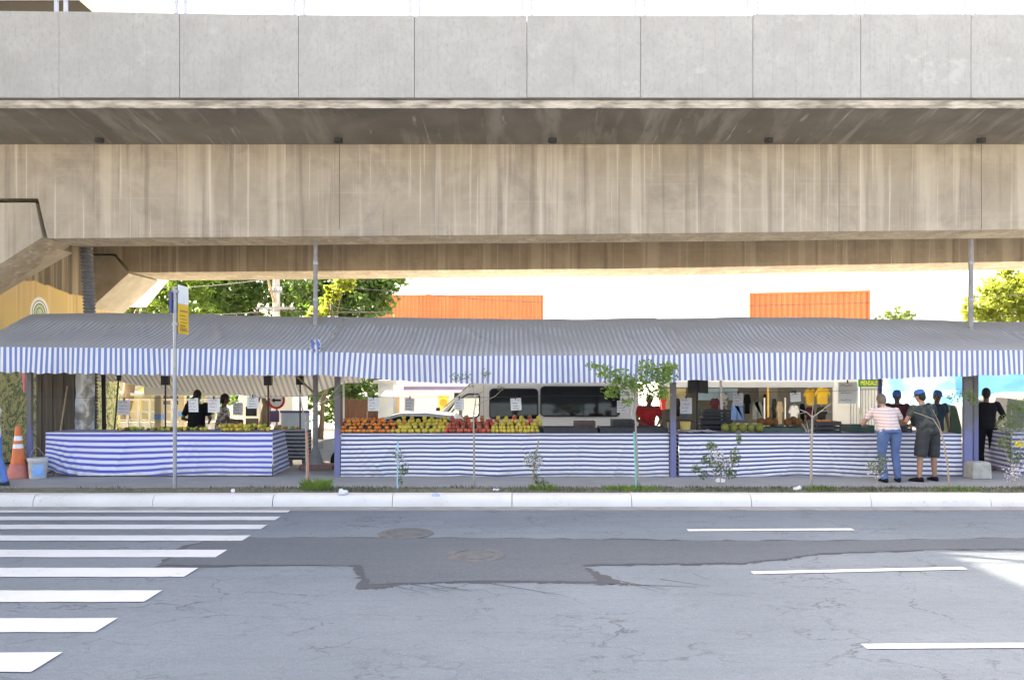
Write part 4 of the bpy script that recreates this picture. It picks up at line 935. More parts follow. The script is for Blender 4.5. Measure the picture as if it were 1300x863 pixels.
person('man in a black shirt with his back turned behind the blue striped counter', (X(248,17.7), 17.75, .2), R(-6), 1.69, R(4), 1.12, .03, R(-6), R(6), {-1: ((-.33,.02,1.10),(-.24,.22,1.02)), 1: ((.30,.06,1.10),(.18,.28,1.03))}, None, m_skind, m_hairb, m_blk, .75, m_char, 'long')
person('person in a patterned pale shirt behind the man in black', (X(279,18.6), 18.7, .0), R(-60), 1.78, R(6), 1.0, .02, 0, R(6), {-1: ((-.26,.12,1.15),(-.16,.36,1.12)), 1: ((.26,.12,1.13),(.12,.36,1.06))}, None, m_skind, m_hairb, m_patt, .6, m_blk, 'long')
person('dark silhouetted person in black jacket and trousers beyond the concrete block', (X(1254,17.3), 17.35, .2), R(-20), 1.74, R(2), 1.08, .02, 0, R(4), {-1: ((-.28,.02,1.12),(-.26,.18,.95)), 1: ((.34,.10,1.16),(.30,.30,1.05))}, {-1: ((-.10,.02,.50),(-.12,-.04,.085)), 1: ((.12,.02,.50),(.13,.06,.085))}, m_skind, m_hairb, m_blk, 1.85, m_blk, 'long')
# pedestrian leaving the frame
person('pedestrian in white shirt and bright blue jeans walking past the traffic cone', (X(-11,14.75), 14.75, .2), R(84), 1.72, R(4), 1.05, .02, 0, 0, {-1: ((-.24,-.16,1.18),(-.25,-.10,.93)), 1: ((.24,.12,1.17),(.24,.30,1.0))}, {1: ((.10,-.06,.50),(.10,-.20,.088)), -1: ((-.10,.20,.52),(-.10,.34,.085)), (1,'f'): (0,1,0), (-1,'f'): (0,1,0), 'pz': .92}, m_skind, m_hairb, m_wshirt, .7, m_jeans2, 'long', None, m_char)
# ------------------------------------------------------------------ saplings, bushes and trees
lf_green = leafm('leaf_fresh', (.12,.20,.04), (.19,.27,.07), (.26,.38,.06), .45)
lf_olive = leafm('leaf_olive', (.09,.13,.045), (.15,.19,.07), (.17,.23,.05), .4)
lf_dark = leafm('leaf_deep', (.04,.075,.026), (.075,.12,.035), (.12,.22,.03), .4)
lf_lime = leafm('leaf_lime', (.07,.12,.03), (.12,.18,.04), (.20,.31,.04), .45)
lf_yel = leafm('leaf_yellow', (.15,.19,.03), (.23,.25,.05), (.33,.38,.05), .5)
m_flower = M('petal_white', (.62,.58,.58), (.48,.43,.46), 12, .8, .05); m_yflower = M('petal_yellow', (.75,.62,.05), None, 12, .7, .05)
m_stk_teal = M('stake_teal', (.10,.42,.38), (.25,.45,.4), 9, .7, .2); m_stk_cyan = M('stake_cyan', (.20,.50,.65), (.4,.55,.6), 9, .7, .2); m_stk_or = M('stem_orange', (.50,.15,.06), (.45,.2,.14), 9, .8, .2)
def px(u, v, y, dy=0): return (X(u, y), y+dy, Z(v, y))
def plant(name, label, cat, base, stems, leaves, lmat, group=None, flowers=None, stake=None, stem_mat=None, lsize=.05):
    """stems: list of (points, r0, r1); leaves: list of (centre, radius, n)"""
    b = Vector(base); t = thing(name, label, cat, base, 0, group)
    for i, (pts, r0, r1) in enumerate(stems):
        g = MB(); n = len(pts); sub = []; rr = []
        for k in range(n-1):
            for j in range(4):
                q = Vector(pts[k]).lerp(Vector(pts[k+1]), j/4); q += Vector((nz(q.z*3, i, 1)*.012, nz(q.z*3, i, 5)*.012, 0)) if k or j else Vector(); sub.append(q); rr.append(r0+(r1-r0)*(k+j/4)/(n-1))
        sub.append(Vector(pts[-1])); rr.append(r1); g.tube(sub, rr, 8); part(t, 'stem' if i == 0 else 'branch', g, stem_mat or m_thin, smooth=True, world=True)
    if leaves:
        g = MB()
        for c, r, n in leaves:
            r = r if hasattr(r, '__len__') else (r, r, r)
            for _ in range(int(n*2.1)):
                d = Vector((random.gauss(0,1), random.gauss(0,1), random.gauss(0,1))).normalized()*random.random()**.45
                g.leaf((c[0]+d.x*r[0], c[1]+d.y*r[1], c[2]+d.z*r[2]), lsize*random.uniform(.6, 1.3))
        part(t, 'foliage', g, lmat, world=True)
    if flowers:
        g = MB()
        for c, r, n in flowers:
            for _ in range(int(n*.75)):
                d = Vector((random.gauss(0,1), random.gauss(0,1), random.gauss(0,1))).normalized()*random.random()**.5*r
                g.leaf((c[0]+d.x, c[1]+d.y-.02, c[2]+d.z), random.uniform(.025, .045), asp=.9)
        part(t, 'blossom', g, m_flower, world=True)
    if stake:
        pts, r, mm = stake; g = MB(); g.tube(pts, r, 8); part(t, 'stake', g, mm, world=True)
    return t
YV = 14.3
def P_(u, v, dy=0): return px(u, v, YV, dy)
ZG = .2
def gnd(u): return (X(u, YV), YV, ZG)
plant('bare_sapling', 'bare forked sapling with an orange painted stem beside the small striped table', 'sapling', gnd(390), [
    ([gnd(390), P_(389,560), P_(388,535)], .020, .016), ([P_(388,535), P_(383,515), P_(381,500), P_(376,488)], .014, .006), ([P_(388,535), P_(393,527), P_(402,514), P_(413,509), P_(422,500), P_(431,488)], .013, .004), ([P_(402,514), P_(408,503), P_(415,494)], .008, .003), ([P_(413,509), P_(424,507), P_(436,499)], .006, .003)],
    [(P_(428,497), .10, 12)], lf_olive, 'young trees planted along the verge', None, ([gnd(391.5), P_(391,580), P_(390,548)], .017, m_stk_or))
plant('leafy_sapling', 'green leafy sapling tied to a teal stake in front of the red seller', 'sapling', gnd(809), [
    ([gnd(811), P_(808,560), P_(806,520), P_(805,495), P_(806,475)], .020, .009), ([P_(805,510), P_(790,495), P_(770,478), P_(750,463)], .010, .003), ([P_(805,498), P_(820,485), P_(838,478), P_(856,472)], .010, .003), ([P_(805,505), P_(822,498), P_(838,496)], .008, .003), ([P_(806,500), P_(797,482), P_(785,476)], .008, .003), ([P_(806,480), P_(815,470), P_(823,460)], .007, .003)],
    [(P_(752,464), (0.145,0.220,0.075), 19), (P_(768,471), (0.217,0.220,0.150), 71), (P_(786,480), (0.290,0.220,0.195), 112), (P_(776,498), (0.203,0.220,0.150), 60), (P_(800,488), (0.319,0.220,0.210), 112), (P_(822,468), (0.246,0.220,0.180), 82), (P_(822,490), (0.348,0.220,0.240), 150), (P_(836,500), (0.232,0.220,0.120), 67), (P_(845,473), (0.246,0.220,0.225), 112), (P_(852,466), (0.145,0.220,0.120), 37), (P_(795,510), (0.145,0.220,0.090), 22), (P_(842,484), (0.189,0.220,0.135), 45)], lf_green, 'young trees planted along the verge', None, ([gnd(808), P_(805,548)], .017, m_stk_teal), None, .072)
plant('thin_sapling', 'tall thin sapling with few top leaves in front of the van driver window', 'sapling', gnd(602.5), [
    ([gnd(602), P_(602,570), P_(601,530), P_(604,505)], .020, .010), ([P_(604,505), P_(600,490), P_(596,478)], .008, .003), ([P_(604,505), P_(614,496), P_(618,478)], .008, .003), ([P_(602,515), P_(628,503), P_(640,492)], .007, .003)],
    [(P_(580,478), (.13,.1,.08), 26), (P_(592,477), (.10,.1,.07), 16), (P_(616,474), (.12,.1,.09), 26), (P_(636,492), (.10,.1,.06), 12), (P_(598,489), (.06,.06,.04), 8)], lf_olive, 'young trees planted along the verge', None, None, None, .045)
plant('forked_sapling', 'bare grey sapling with a Y shaped crown by the white litter', 'sapling', gnd(1030), [
    ([gnd(1030), P_(1030,575), P_(1031,545), P_(1031,527)], .026, .018), ([P_(1031,530), P_(1024,523), P_(1010,518)], .012, .005), ([P_(1031,530), P_(1042,522), P_(1055,512)], .012, .005), ([P_(1031,545), P_(1024,548), P_(1018,537)], .009, .004), ([P_(1029,560), P_(1026,545), P_(1024,535)], .010, .005), ([P_(1024,523), P_(1018,524), P_(1008,528)], .006, .003), ([P_(1042,522), P_(1050,521), P_(1058,524)], .006, .003), ([P_(1031,528), P_(1032,518), P_(1030,508)], .008, .003)],
    [], lf_olive, 'young trees planted along the verge')
plant('dry_sapling', 'dry leaning sapling stick arching beside the man in shorts', 'sapling', gnd(1205), [
    ([gnd(1206), P_(1203,590), P_(1198,560), P_(1193,545), P_(1185,532), P_(1170,526), P_(1160,523)], .017, .004), ([P_(1196,552), P_(1192,536), P_(1184,520)], .007, .003)],
    [(P_(1212,505), (.16,.1,.10), 40), (P_(1228,502), (.16,.12,.12), 60), (P_(1236,510), (.08,.1,.1), 24)], lf_olive, 'young trees planted along the verge', None, None, m_stick)
FB = 'flowering bushes planted along the verge'
plant('flowering_bush', 'small white flowering bush on a cyan stake before the mango counter', 'bush', gnd(507), [([gnd(510), P_(508,600), P_(506,575)], .010, .005), ([P_(509,605), P_(514,595), P_(517,588)], .006, .003)],
    [(P_(506,577), (.12,.1,.12), 40), (P_(513,596), (.10,.1,.12), 50), (P_(508,610), (.05,.05,.10), 14)], lf_olive, FB, [(P_(504,578), .13, 80), (P_(512,588), .11, 36)], ([gnd(504.5), P_(505,560)], .015, m_stk_cyan), None, .045)
plant('flowering_bush', 'white flowering bush with a leaning twin stake below the van window gap', 'bush', gnd(677), [([gnd(674), P_(677,600), P_(680,575), P_(684,558)], .011, .005), ([gnd(684), P_(682,605), P_(676,585)], .009, .004), ([P_(678,595), P_(686,585), P_(690,578)], .006, .003)],
    [(P_(678,585), (.18,.15,.20), 90), (P_(688,612), (.14,.1,.08), 40), (P_(680,605), (.08,.08,.12), 24)], lf_olive, FB, [(P_(677,585), .19, 150), (P_(683,590), .14, 60)], ([gnd(674), P_(684,558)], .012, m_stick), None, .045)
plant('flowering_bush', 'broad flowering bush with one tall leafy shoot below the green coconuts', 'bush', gnd(914), [([gnd(914), P_(915,600), P_(912,575), P_(905,560)], .012, .005), ([gnd(917), P_(925,600), P_(934,575), P_(938,548)], .010, .003), ([P_(914,605), P_(900,598), P_(884,594)], .008, .003), ([P_(915,600), P_(904,585), P_(898,568)], .008, .003)],
    [(P_(903,566), (.12,.12,.10), 60), (P_(899,585), (.16,.14,.14), 80), (P_(884,595), (.10,.1,.08), 40), (P_(915,590), (.2,.16,.2), 110), (P_(933,580), (.10,.1,.18), 90), (P_(938,556), (.06,.06,.12), 40), (P_(928,600), (.12,.1,.12), 50), (P_(893,603), (.1,.1,.08), 30)], lf_olive, FB, [(P_(910,580), .2, 170), (P_(915,592), .22, 140), (P_(926,585), .14, 60), (P_(905,568), .1, 40)], None, None, .05)
plant('flowering_bush', 'little flowering bush growing in front of the legs of the man in jeans', 'bush', gnd(1113), [([gnd(1114), P_(1114,605), P_(1116,590), P_(1120,578)], .014, .005), ([P_(1114,608), P_(1107,598), P_(1103,590)], .007, .003)],
    [(P_(1120,583), (.12,.12,.12), 60), (P_(1108,592), (.12,.12,.12), 70), (P_(1118,596), (.12,.1,.1), 50)], lf_olive, FB, [(P_(1108,594), .14, 70), (P_(1121,590), .12, 50), (P_(1114,600), .10, 40)], None, None, .045)
plant('flowering_bush', 'tall wispy bush with white flowers and a yellow bloom beside the far counter', 'bush', gnd(1287), [([gnd(1290), P_(1286,590), P_(1284,560), P_(1284,520)], .014, .004), ([P_(1287,600), P_(1296,570), P_(1300,530)], .010, .003), ([P_(1288,600), P_(1279,580), P_(1272,556)], .008, .003)],
    [(P_(1284,540), (.28,.2,.22), 170), (P_(1296,520), (.24,.2,.22), 120), (P_(1276,562), (.18,.16,.14), 80), (P_(1290,580), (.2,.16,.2), 100), (P_(1288,515), (.12,.12,.12), 50)], lf_olive, FB, [(P_(1284,598), .2, 150), (P_(1296,590), .2, 120)], None, None, .05)
g = MB(); 
for k in range(40): g.leaf((X(1283.5,YV)+random.gauss(0,.03), YV-.22+random.gauss(0,.03), Z(562,YV)+random.gauss(0,.035)), .05, asp=.9)
b = [o for o in COL.objects if o.name.startswith('flowering_bush')][-1]; part(b, 'yellow_bloom', g, m_yflower, world=True)
# tall grass tufts
def tuft(u, h, n, r, label):
    x, y = X(u, 14.2), 14.2; g = MB()
    for _ in range(n):
        a = random.uniform(0, 6.28); q = random.random()**.7*r; hh = h*random.uniform(.4, 1.0); l = random.uniform(.1, .6)*hh; bx, by = q*math.cos(a), q*.5*math.sin(a); w = .008
        a2 = a+random.uniform(-.6, .6); pts = [(bx+l*t*t*math.cos(a2), by+l*t*t*math.sin(a2), hh*t*(1-.2*t)) for t in (0, .5, 1)]
        g.add([(pts[0][0]-w, pts[0][1], 0), (pts[0][0]+w, pts[0][1], 0), (pts[1][0]+w, pts[1][1], pts[1][2]), (pts[1][0]-w, pts[1][1], pts[1][2]), pts[2]], [(0,1,2,3), (3,2,4)])
    single('grass_tuft', label, 'grass tuft', g, lf_green, (x, y, .2), world=False, group='tufts of tall grass on the verge')
tuft(402, .32, 260, .26, 'tall fresh green grass tuft by the orange painted sapling')
tuft(690, .18, 120, .25, 'low grass tuft beside the twin stake flowering bush')
tuft(803, .15, 220, .55, 'wide low grass tuft around the foot of the teal stake')
tuft(1035, .12, 160, .4, 'low grass tuft around the foot of the forked grey sapling')
tuft(1215, .12, 160, .5, 'low grass tuft beside the leaning dry sapling')
# background trees
def tree(label, base, limbs, crown, lmat, group, lsize, trunk_r=.28, name='tree'):
    t = thing(name, label, 'tree', base, 0, group); b = Vector(base)
    g = MB(); top = Vector(limbs[0]); n = 8
    pts = [b.lerp(top, i/n)+Vector((.25*nz(i*.5, b.x), .25*nz(i*.5, b.y, 4), 0))*(i > 0) for i in range(n+1)]; g.tube(pts, [trunk_r*(1-.6*i/n)*(1.35 if i == 0 else 1) for i in range(n+1)], 12)
    for q in limbs[1:]:
        s = pts[random.randint(3, 6)]; q = Vector(q); m = s.lerp(q, .5)+Vector((0,0,.4)); g.tube([s, s.lerp(m, .5), m, m.lerp(q, .6), q], [trunk_r*.42, trunk_r*.34, trunk_r*.25, trunk_r*.16, .03], 8)
    part(t, 'trunk', g, m_bark, smooth=True, world=True)
    g = MB()
    for c, r, n in crown:
        nc = max(3, n//26)
        for _ in range(nc):      # clumps of leaves on and inside the blob
            d = Vector((random.gauss(0,1), random.gauss(0,1), random.gauss(0,1))).normalized()*random.random()**.4
            cc = Vector((c[0]+d.x*r[0], c[1]+d.y*r[1], c[2]+d.z*r[2])); cr_ = random.uniform(.22, .55)*min(1.3, max(r)*.5)
            for _ in range(26):
                e = Vector((random.gauss(0,.5), random.gauss(0,.5), random.gauss(0,.38)))*cr_; g.leaf(cc+e, lsize*random.uniform(.6, 1.4))
    part(t, 'crown', g, lmat, world=True); return t
def blobs(cx, cy, spec): return [((X(u, cy)+0*cx, cy+dy, Z(v, cy)), (r, r*.9, r*.8), n) for u, v, dy, r, n in spec]
GT = 'trees along the back street'
y = 33
tree('dense green tree behind the grey roof, nearest the yellow pier', (X(160,y), y, -.1), [px(170,385,y), px(140,360,y), px(215,350,y), px(190,300,y)], blobs(0, y, [(150,380,0,1.6,1500),(190,370,1,1.7,1700),(235,372,-.5,1.6,1500),(215,340,1,2,1500),(165,345,.5,2,1200),(225,400,.5,1.5,900),(190,480,1,.9,260),(160,495,1.5,.7,160)]), lf_lime, GT, .24)
y = 36
tree('dense dark green tree behind the concrete utility pole', (X(335,y), y, -.1), [px(325,395,y), px(280,360,y), px(370,355,y), px(320,320,y)], blobs(0, y, [(275,375,0,1.7,1700),(310,360,-1,1.6,1500),(345,380,.5,1.8,1700),(380,365,1,1.8,1500),(300,400,0,1.6,1200),(350,335,0,2.2,1300),(285,340,0,2.0,1100),(300,500,0,1.1,420),(275,505,-1,.9,300),(320,490,0,1.0,340)]), lf_dark, GT, .25)
y = 34
tree('broad dark tree whose crown reaches the orange container', (X(440,y), y, -.1), [px(440,400,y), px(400,370,y), px(490,365,y), px(450,330,y)], blobs(0, y, [(405,378,0,1.5,1300),(440,365,0,1.8,1800),(460,374,0,1.5,1400),(487,354,.5,.9,600),(450,392,-.5,1.6,1200),(420,340,0,1.9,1100),(470,345,0,1.8,1100),(410,490,.5,1.5,1100),(440,500,0,1.5,1100),(470,488,0,1.2,700),(395,515,.5,1.0,400),(498,347,.3,.6,260)]), lf_dark, GT, .24)
y = 29
tree('bright leafy spray of a slender tree beside the tall grey pole', (X(406,y), y, -.1), [px(420,385,y), px(436,360,y)], blobs(0, y, [(437,356,0,.42,420),(426,366,0,.42,420),(417,378,0,.42,380),(408,392,0,.40,320),(395,400,0,.35,200),(440,362,0,.3,160)]), lf_yel, GT, .17, .10, 'slender_tree')
y = 40
tree('sunlit yellow green tree behind the tall pole at the far end', (X(1300,y), y, -.1), [px(1300,400,y), px(1265,370,y), px(1330,365,y), px(1290,350,y)], blobs(0, y, [(1300,360,0,1.3,1200),(1275,368,0,1.1,900),(1318,372,0,1.5,1200),(1250,385,0,1.0,800),(1290,390,0,1.6,1500),(1228,397,0,.7,420),(1330,345,0,1.6,900),(1265,400,0,1.3,900),(1310,410,0,1.5,900)]), lf_yel, GT, .24)
y = 75
tree('distant low treetop showing just above the grey canopy', (X(1136,y), y, -.1), [px(1136,415,y), px(1120,410,y)], blobs(0, y, [(1128,404,0,1.0,260),(1140,401,0,1.1,320),(1152,404,0,.9,220),(1118,406,0,.6,120)]), lf_olive, GT, .35)
y = 30
tree('tan forked tree trunk behind the citrus at the end of the blue counter', (X(334,y-4), y-4, -.1), [px(341,500,y-4), px(325,515,y-4)], blobs(0, y-4, [(345,455,0,1.0,500),(320,460,0,.9,420)]), lf_lime, GT, .2, .26)
# ------------------------------------------------------------------ vehicles
def rrect(x0, x1, z0, z1, r, n=5, sl=0):
    P = []
    for cx, cz, a0 in ((x1-r, z1-r, 0), (x0+r, z1-r, 90), (x0+r, z0+r, 180), (x1-r, z0+r, 270)):
        for i in range(n+1): a = R(a0+90*i/n); P.append((cx+r*math.cos(a)+sl*(cz-z0), cz+r*math.sin(a)))
    return P
def cut(me_obj, cutters):
    for i, c in enumerate(cutters):
        m = me_obj.modifiers.new('b%d' % i, 'BOOLEAN'); m.operation = 'DIFFERENCE'; m.object = c; m.solver = 'EXACT'
    dg = bpy.context.evaluated_depsgraph_get(); dg.update(); me = bpy.data.meshes.new_from_object(me_obj.evaluated_get(dg))
    me_obj.modifiers.clear(); old = me_obj.data; me_obj.data = me
    for c in cutters: bpy.data.objects.remove(c)
    try: me.set_sharp_from_angle(angle=R(38))
    except Exception: pass
def wheel_part(t, x, y, r, out):
    g = MB(); g.wheel((x, y, r), [(r*.55,-.1),(r*.92,-.11),(r,-.07),(r,.07),(r*.92,.11),(r*.55,.1)]); w = part(t, 'wheel', g, m_rubber, smooth='auto')
    g = MB(); g.wheel((x, y, r), [(.01,-.10),(r*.2,-.112),(r*.5,-.085),(r*.6,-.105),(r*.6,.105),(.01,.10)]); part(w, 'rim', g, m_chrome, smooth='auto')
ZB = -.1
# minibus: front at -x, length along x
YVN = 23.3
t = thing('minibus', 'white minibus with dark side windows parked behind the mango counter', 'minibus', (.3, YVN+1.0, ZB))
def vx(u): return X(u, YVN)-.3
def vz(v): return Z(v, YVN)-ZB
body = [(-3.30,.36),(-3.38,.62),(-3.36,.88),(-3.24,1.0),(-2.70,1.12),(-2.45,1.20),(-1.45,2.12),(-1.05,2.42),(-.70,2.56),(.0,2.64),(3.0,2.66),(3.25,2.60),(3.36,2.45),(3.42,1.4),(3.42,.38)]
g = MB(); n = len(body)
def inset(p, k): 
    x, z = p; f = max(0, (z-1.15)/1.5); return (x*(1-.012*k), z-(.03*k if z > 2.3 else 0), )
g.loft([[(x*(.985), -1.0+.045+.10*max(0,(z-1.15)/1.5), z-(.03 if z > 2.2 else 0)) for x, z in body], [(x, -.97+.10*max(0,(z-1.15)/1.5)-.03*(z < 2.2), z) for x, z in body], [(x, .97-.10*max(0,(z-1.15)/1.5)+.03*(z < 2.2), z) for x, z in body], [(x*.985, .955-.10*max(0,(z-1.15)/1.5), z-(.03 if z > 2.2 else 0)) for x, z in body]])
bo = part(t, 'body', g, m_carpaint, smooth='auto', bev=.02)
door = [(vx(561),vz(531)),(vx(576),vz(512)),(vx(589),vz(502)),(vx(594),vz(499.5)),(vx(608),vz(499.5)),(vx(609.5),vz(503)),(vx(609),vz(527)),(vx(604),vz(531.5))]
c = MB(); c.prism(door, -2, 2, 'y'); co = link('cutter', c.mesh('cutter', m_carpaint)); co.parent = t
wsc = MB(); wsc.prism([(-2.34,1.34),(-2.05,1.22),(-1.1,2.1),(-1.42,2.17),], -.80, .80, 'y'); 
bpy.context.view_layer.update(); cut(bo, [co])
g = MB(); g.prism(door, -.925, -.92, 'y'); dg_ = part(t, 'door_glass', g, m_glass)
g = MB(); cx_ = sum(p[0] for p in door)/8; cz_ = sum(p[1] for p in door)/8
for i in range(8):
    a, b = door[i], door[(i+1) % 8]; A, B = [(cx_+(p[0]-cx_)*.90, cz_+(p[1]-cz_)*.90) for p in (a, b)]
    g.prism([a, b, B, A], -.955, -.90, 'y')
part(dg_, 'gasket', g, m_black)
g = MB(); g.box(vx(575), vx(608), -.55, -.1, vz(506), vz(499)); part(t, 'sun_visor', g, m_dark)
g = MB(); g.prism([(-2.33,1.33),(-2.345,1.35),(-1.47,2.14),(-1.455,2.12)], -.78, .78, 'y'); part(t, 'windscreen', g, m_glassdark)
for (a, b, v0, v1) in ((622.5,682,494.5,530.5),(687.5,786,491.5,527.5)):
    tilt = lambda y, z: y
    P = rrect(vx(a), vx(b), vz(v1), vz(v0), .10)
    g = MB(); g.loft([[(x, -1.006+.02+.10*max(0,(z-1.15)/1.5)+d, z) for x, z in P] for d in (.03, -.012)]); w = part(t, 'side_window', g, m_glassdark)
    Q = rrect(vx(a)-.035, vx(b)+.035, vz(v1)-.035, vz(v0)+.035, .13)
    g = MB(); g.loft([[(x, -1.006+.02+.10*max(0,(z-1.15)/1.5)+d, z) for x, z in Q] for d in (.03, -.006)]); part(w, 'gasket', g, m_black)
for xx in (-2.35, 2.05): 
    wheel_part(t, xx, -.93, .34, -1); wheel_part(t, xx, .93, .34, 1)
g = MB(); g.prism([(-3.44,.38),(-3.46,.62),(-3.30,.70),(-3.1,.70),(-3.0,.36)], -.98, .98, 'y'); part(t, 'front_bumper', g, m_grey, bev=.02)
for s in (-1, 1):
    g = MB(); g.prism([(-3.385,.78),(-3.37,.96),(-3.12,1.03),(-3.1,.85)], s*.985-.02, s*.985+.005, 'y'); part(t, 'headlight', g, M('lamp_glass', (.7,.72,.75), None, 6, .1, 0, .6))
g = MB(); g.box(vx(554), vx(559), -1.16, -.98, vz(531), vz(517)); part(t, 'mirror', g, m_black, bev=.02)
g = MB(); g.box(vx(614)-.006, vx(614)+.006, -1.006, -.95, .5, 2.3); part(t, 'door_seam', g, m_grey)
g = MB(); g.box(-3.3, 3.38, -.995, -.975, .62, .70); part(t, 'side_moulding', g, m_grey)
g = MB(); g.box(vx(581), vx(585), -.5, -.2, vz(533), vz(508)); part(t, 'seat', g, m_dark, bev=.02)
g = MB(); pts = [(vx(570)+.10*math.sin(a), -.3+.17*math.cos(a), vz(527)+.15*math.sin(a)) for a in [2*math.pi*k/16 for k in range(17)]]; g.tube(pts, .02, 6); part(t, 'steering_wheel', g, m_black)
# hatchback
t = thing('parked_car', 'white hatchback parked behind the stalls, its roof showing above the persimmons', 'car', (X(508,19.8), 19.9, ZB))
prof = [(-1.98,.28),(-2.02,.5),(-1.95,.70),(-1.70,.80),(-.95,.92),(-.30,1.32),(.05,1.41),(.7,1.43),(1.35,1.36),(1.80,.98),(1.92,.85),(1.95,.4),(1.88,.28)]
g = MB(); g.loft([[(x*.98, sy*(.80-.16*max(0,(z-.85)/.6))*.97, z*.99) if e else (x, sy*(.83-.16*max(0,(z-.85)/.6)), z) for x, z in prof] for sy, e in ((-1,1),(-1,0),(1,0),(1,1))])
part(t, 'body', g, m_carpaint, smooth='auto', bev=.02)
for s in (-1, 1):
    for Pq in ([(-.78,.93),(-.28,1.26),(.05,1.34),(.32,1.35),(.32,.93)], [(.40,.93),(.40,1.35),(.85,1.34),(1.25,1.27),(1.55,.95)]):
        g = MB(); g.loft([[(x, s*(.834-.16*max(0,(z-.85)/.6)+d), z) for x, z in Pq] for d in (-.03, .006)]); part(t, 'side_window', g, m_glassdark)
g = MB(); g.prism([(-.97,.945),(-.95,.93),(-.33,1.315),(-.35,1.325)], -.66, .66, 'y'); part(t, 'windscreen', g, m_glassdark)
for xx in (-1.28, 1.18):
    for s in (-1, 1): wheel_part(t, xx, s*.76, .29, s)
for s in (-1, 1):
    g = MB(); g.box(-2.0, -1.75, s*.70-.1, s*.70+.1, .58, .72); part(t, 'headlight', g, M('lamp_glass', (.7,.72,.75), None, 6, .1, 0, .6), bev=.03)
    g = MB(); g.box(-.85, -.70, s*.86-.07, s*.86+.07, .93, 1.05); part(t, 'mirror', g, m_carpaint, bev=.02)

# ------------------------------------------------------------------ booths, shops and containers behind
def wallmat(name, a, b, s=1.2): return M(name, a, b, s, .85, .15)
m_wallw = wallmat('render_white', (.66,.65,.62), (.60,.59,.56)); m_ww = wallmat('panel_white', (.72,.72,.72), (.66,.66,.66))
def corrugated(mb, x0, x1, y, z0, z1, per, dep, m=0):
    pts = []; x = x0
    while x < x1-per*.5: pts += [(x, y), (x+per*.35, y), (x+per*.5, y+dep), (x+per*.85, y+dep)]; x += per
    pts.append((x1, y)); o = len(mb.v)
    for a, b in pts: mb.v += [(a, b, z0), (a, b, z1)]
    for i in range(len(pts)-1): mb.f.append((o+2*i, o+2*i+2, o+2*i+3, o+2*i+1)); mb.m.append(m)
m_cont = M('container_orange', (.48,.145,.055), (.40,.12,.046), 1.2, .65, .15, sc=(1,1,.25), contrast=.12)
def container(label, x0, x1, y0, z0, mat, group='stacked orange shipping containers', h=2.6, w=2.44, per=.28):
    t = thing('shipping_container', label, 'shipping container', ((x0+x1)/2, y0+w/2, z0), 0, group)
    g = MB(); corrugated(g, x0+.12, x1-.12, y0+.02, z0+.12, z0+h-.10, per, .045); part(t, 'corrugated_wall', g, mat, world=True)
    g = MB(); g.box(x0+.05, x1-.05, y0+.09, y0+w-.05, z0+.05, z0+h-.03); part(t, 'shell', g, mat, world=True)
    for zz, q in ((z0, .12), (z0+h-.10, .10)):
        g = MB(); g.box(x0+.101, x1-.101, y0, y0+.08, zz, zz+q); part(t, 'rail', g, mat, world=True)
    for xx in (x0, x1-.10):
        g = MB(); g.box(xx, xx+.10, y0-.003, y0+.10, z0, z0+h); part(t, 'corner_post', g, mat, world=True)
    return t
y = 58.0; x0, x1 = X(478,y), X(690,y); z1 = Z(374,y)
container('long orange shipping container on top of its stack beside the dark tree', x0, x1, y, z1-2.6, m_cont)
y2 = 42.0; z2 = Z(370,y2)
cq = container('short orange shipping container standing above the shop, clear of any tree', X(954,y2), X(1099,y2), y2, z2-2.6, m_cont)
cq.rotation_euler = (0, 0, R(-13)); cq.location.x += .30
# buildings that carry the containers
def building(name, label, x0, x1, y0, y1, h, mat, wins=(), roofm=None):
    t = thing(name, label, 'building', ((x0+x1)/2, (y0+y1)/2, ZB))
    g = MB(); g.box(x0, x1, y0, y1, ZB, h); part(t, 'wall', g, mat, world=True)
    g = MB(); g.box(x0-.15, x1+.15, y0-.15, y1+.15, h, h+.12); part(t, 'roof', g, roofm or m_grey, world=True)
    for (a, b, c, d) in wins:
        g = MB(); g.box(a-.06, b+.06, y0-.04, y0-.002, c-.06, d+.06); f = part(t, 'window', g, m_grey, world=True)
        g = MB(); g.box(a, b, y0-.055, y0-.041, c, d); part(f, 'pane', g, m_glassdark, world=True)
    return t
building('warehouse', 'long pale warehouse whose flat roof carries the long orange container', x0-3, x1+4, y-.4, y+8, z1-2.74, m_wallw, [(x0+k*2.6, x0+k*2.6+1.6, .9, 2.2) for k in range(5)])
building('warehouse', 'pale flat roofed block behind the shop carrying the short orange container', X(900,y2), X(1330,y2), y2-.4, y2+7, z2-2.74, m_wallw, [(X(1140,y2)+k*2.2, X(1140,y2)+k*2.2+1.4, .9, 2.0) for k in range(3)])
# white booth behind the mango counter
yb = 27.4
t = thing('white_booth', 'white site booth with a purple stripe and yellow poster behind the minibus', 'booth', (X(560,yb), yb+1.3, ZB))
g = MB(); g.box(X(511,yb), X(720,yb), yb, yb+2.5, ZB, 2.55); part(t, 'wall', g, m_ww, world=True, bev=.02)
g = MB(); g.box(X(511,yb), X(720,yb), yb-.02, yb-.002, Z(495,yb), Z(490.5,yb)); part(t, 'purple_stripe', g, M('stripe_purple', (.22,.19,.38), None, 3, .7, 0), world=True)
g = MB(); g.box(X(510,yb)-.06, X(510,yb)+.06, yb-.06, yb+.02, ZB, 2.58); part(t, 'corner_post', g, m_white, world=True)
g = MB(); g.box(X(556.5,yb), X(570,yb), yb-.02, yb-.002, Z(526,yb), Z(502,yb)); ps = part(t, 'poster', g, M('poster_yellow', (.78,.60,.16), (.7,.5,.1), 2, .6, 0), world=True)
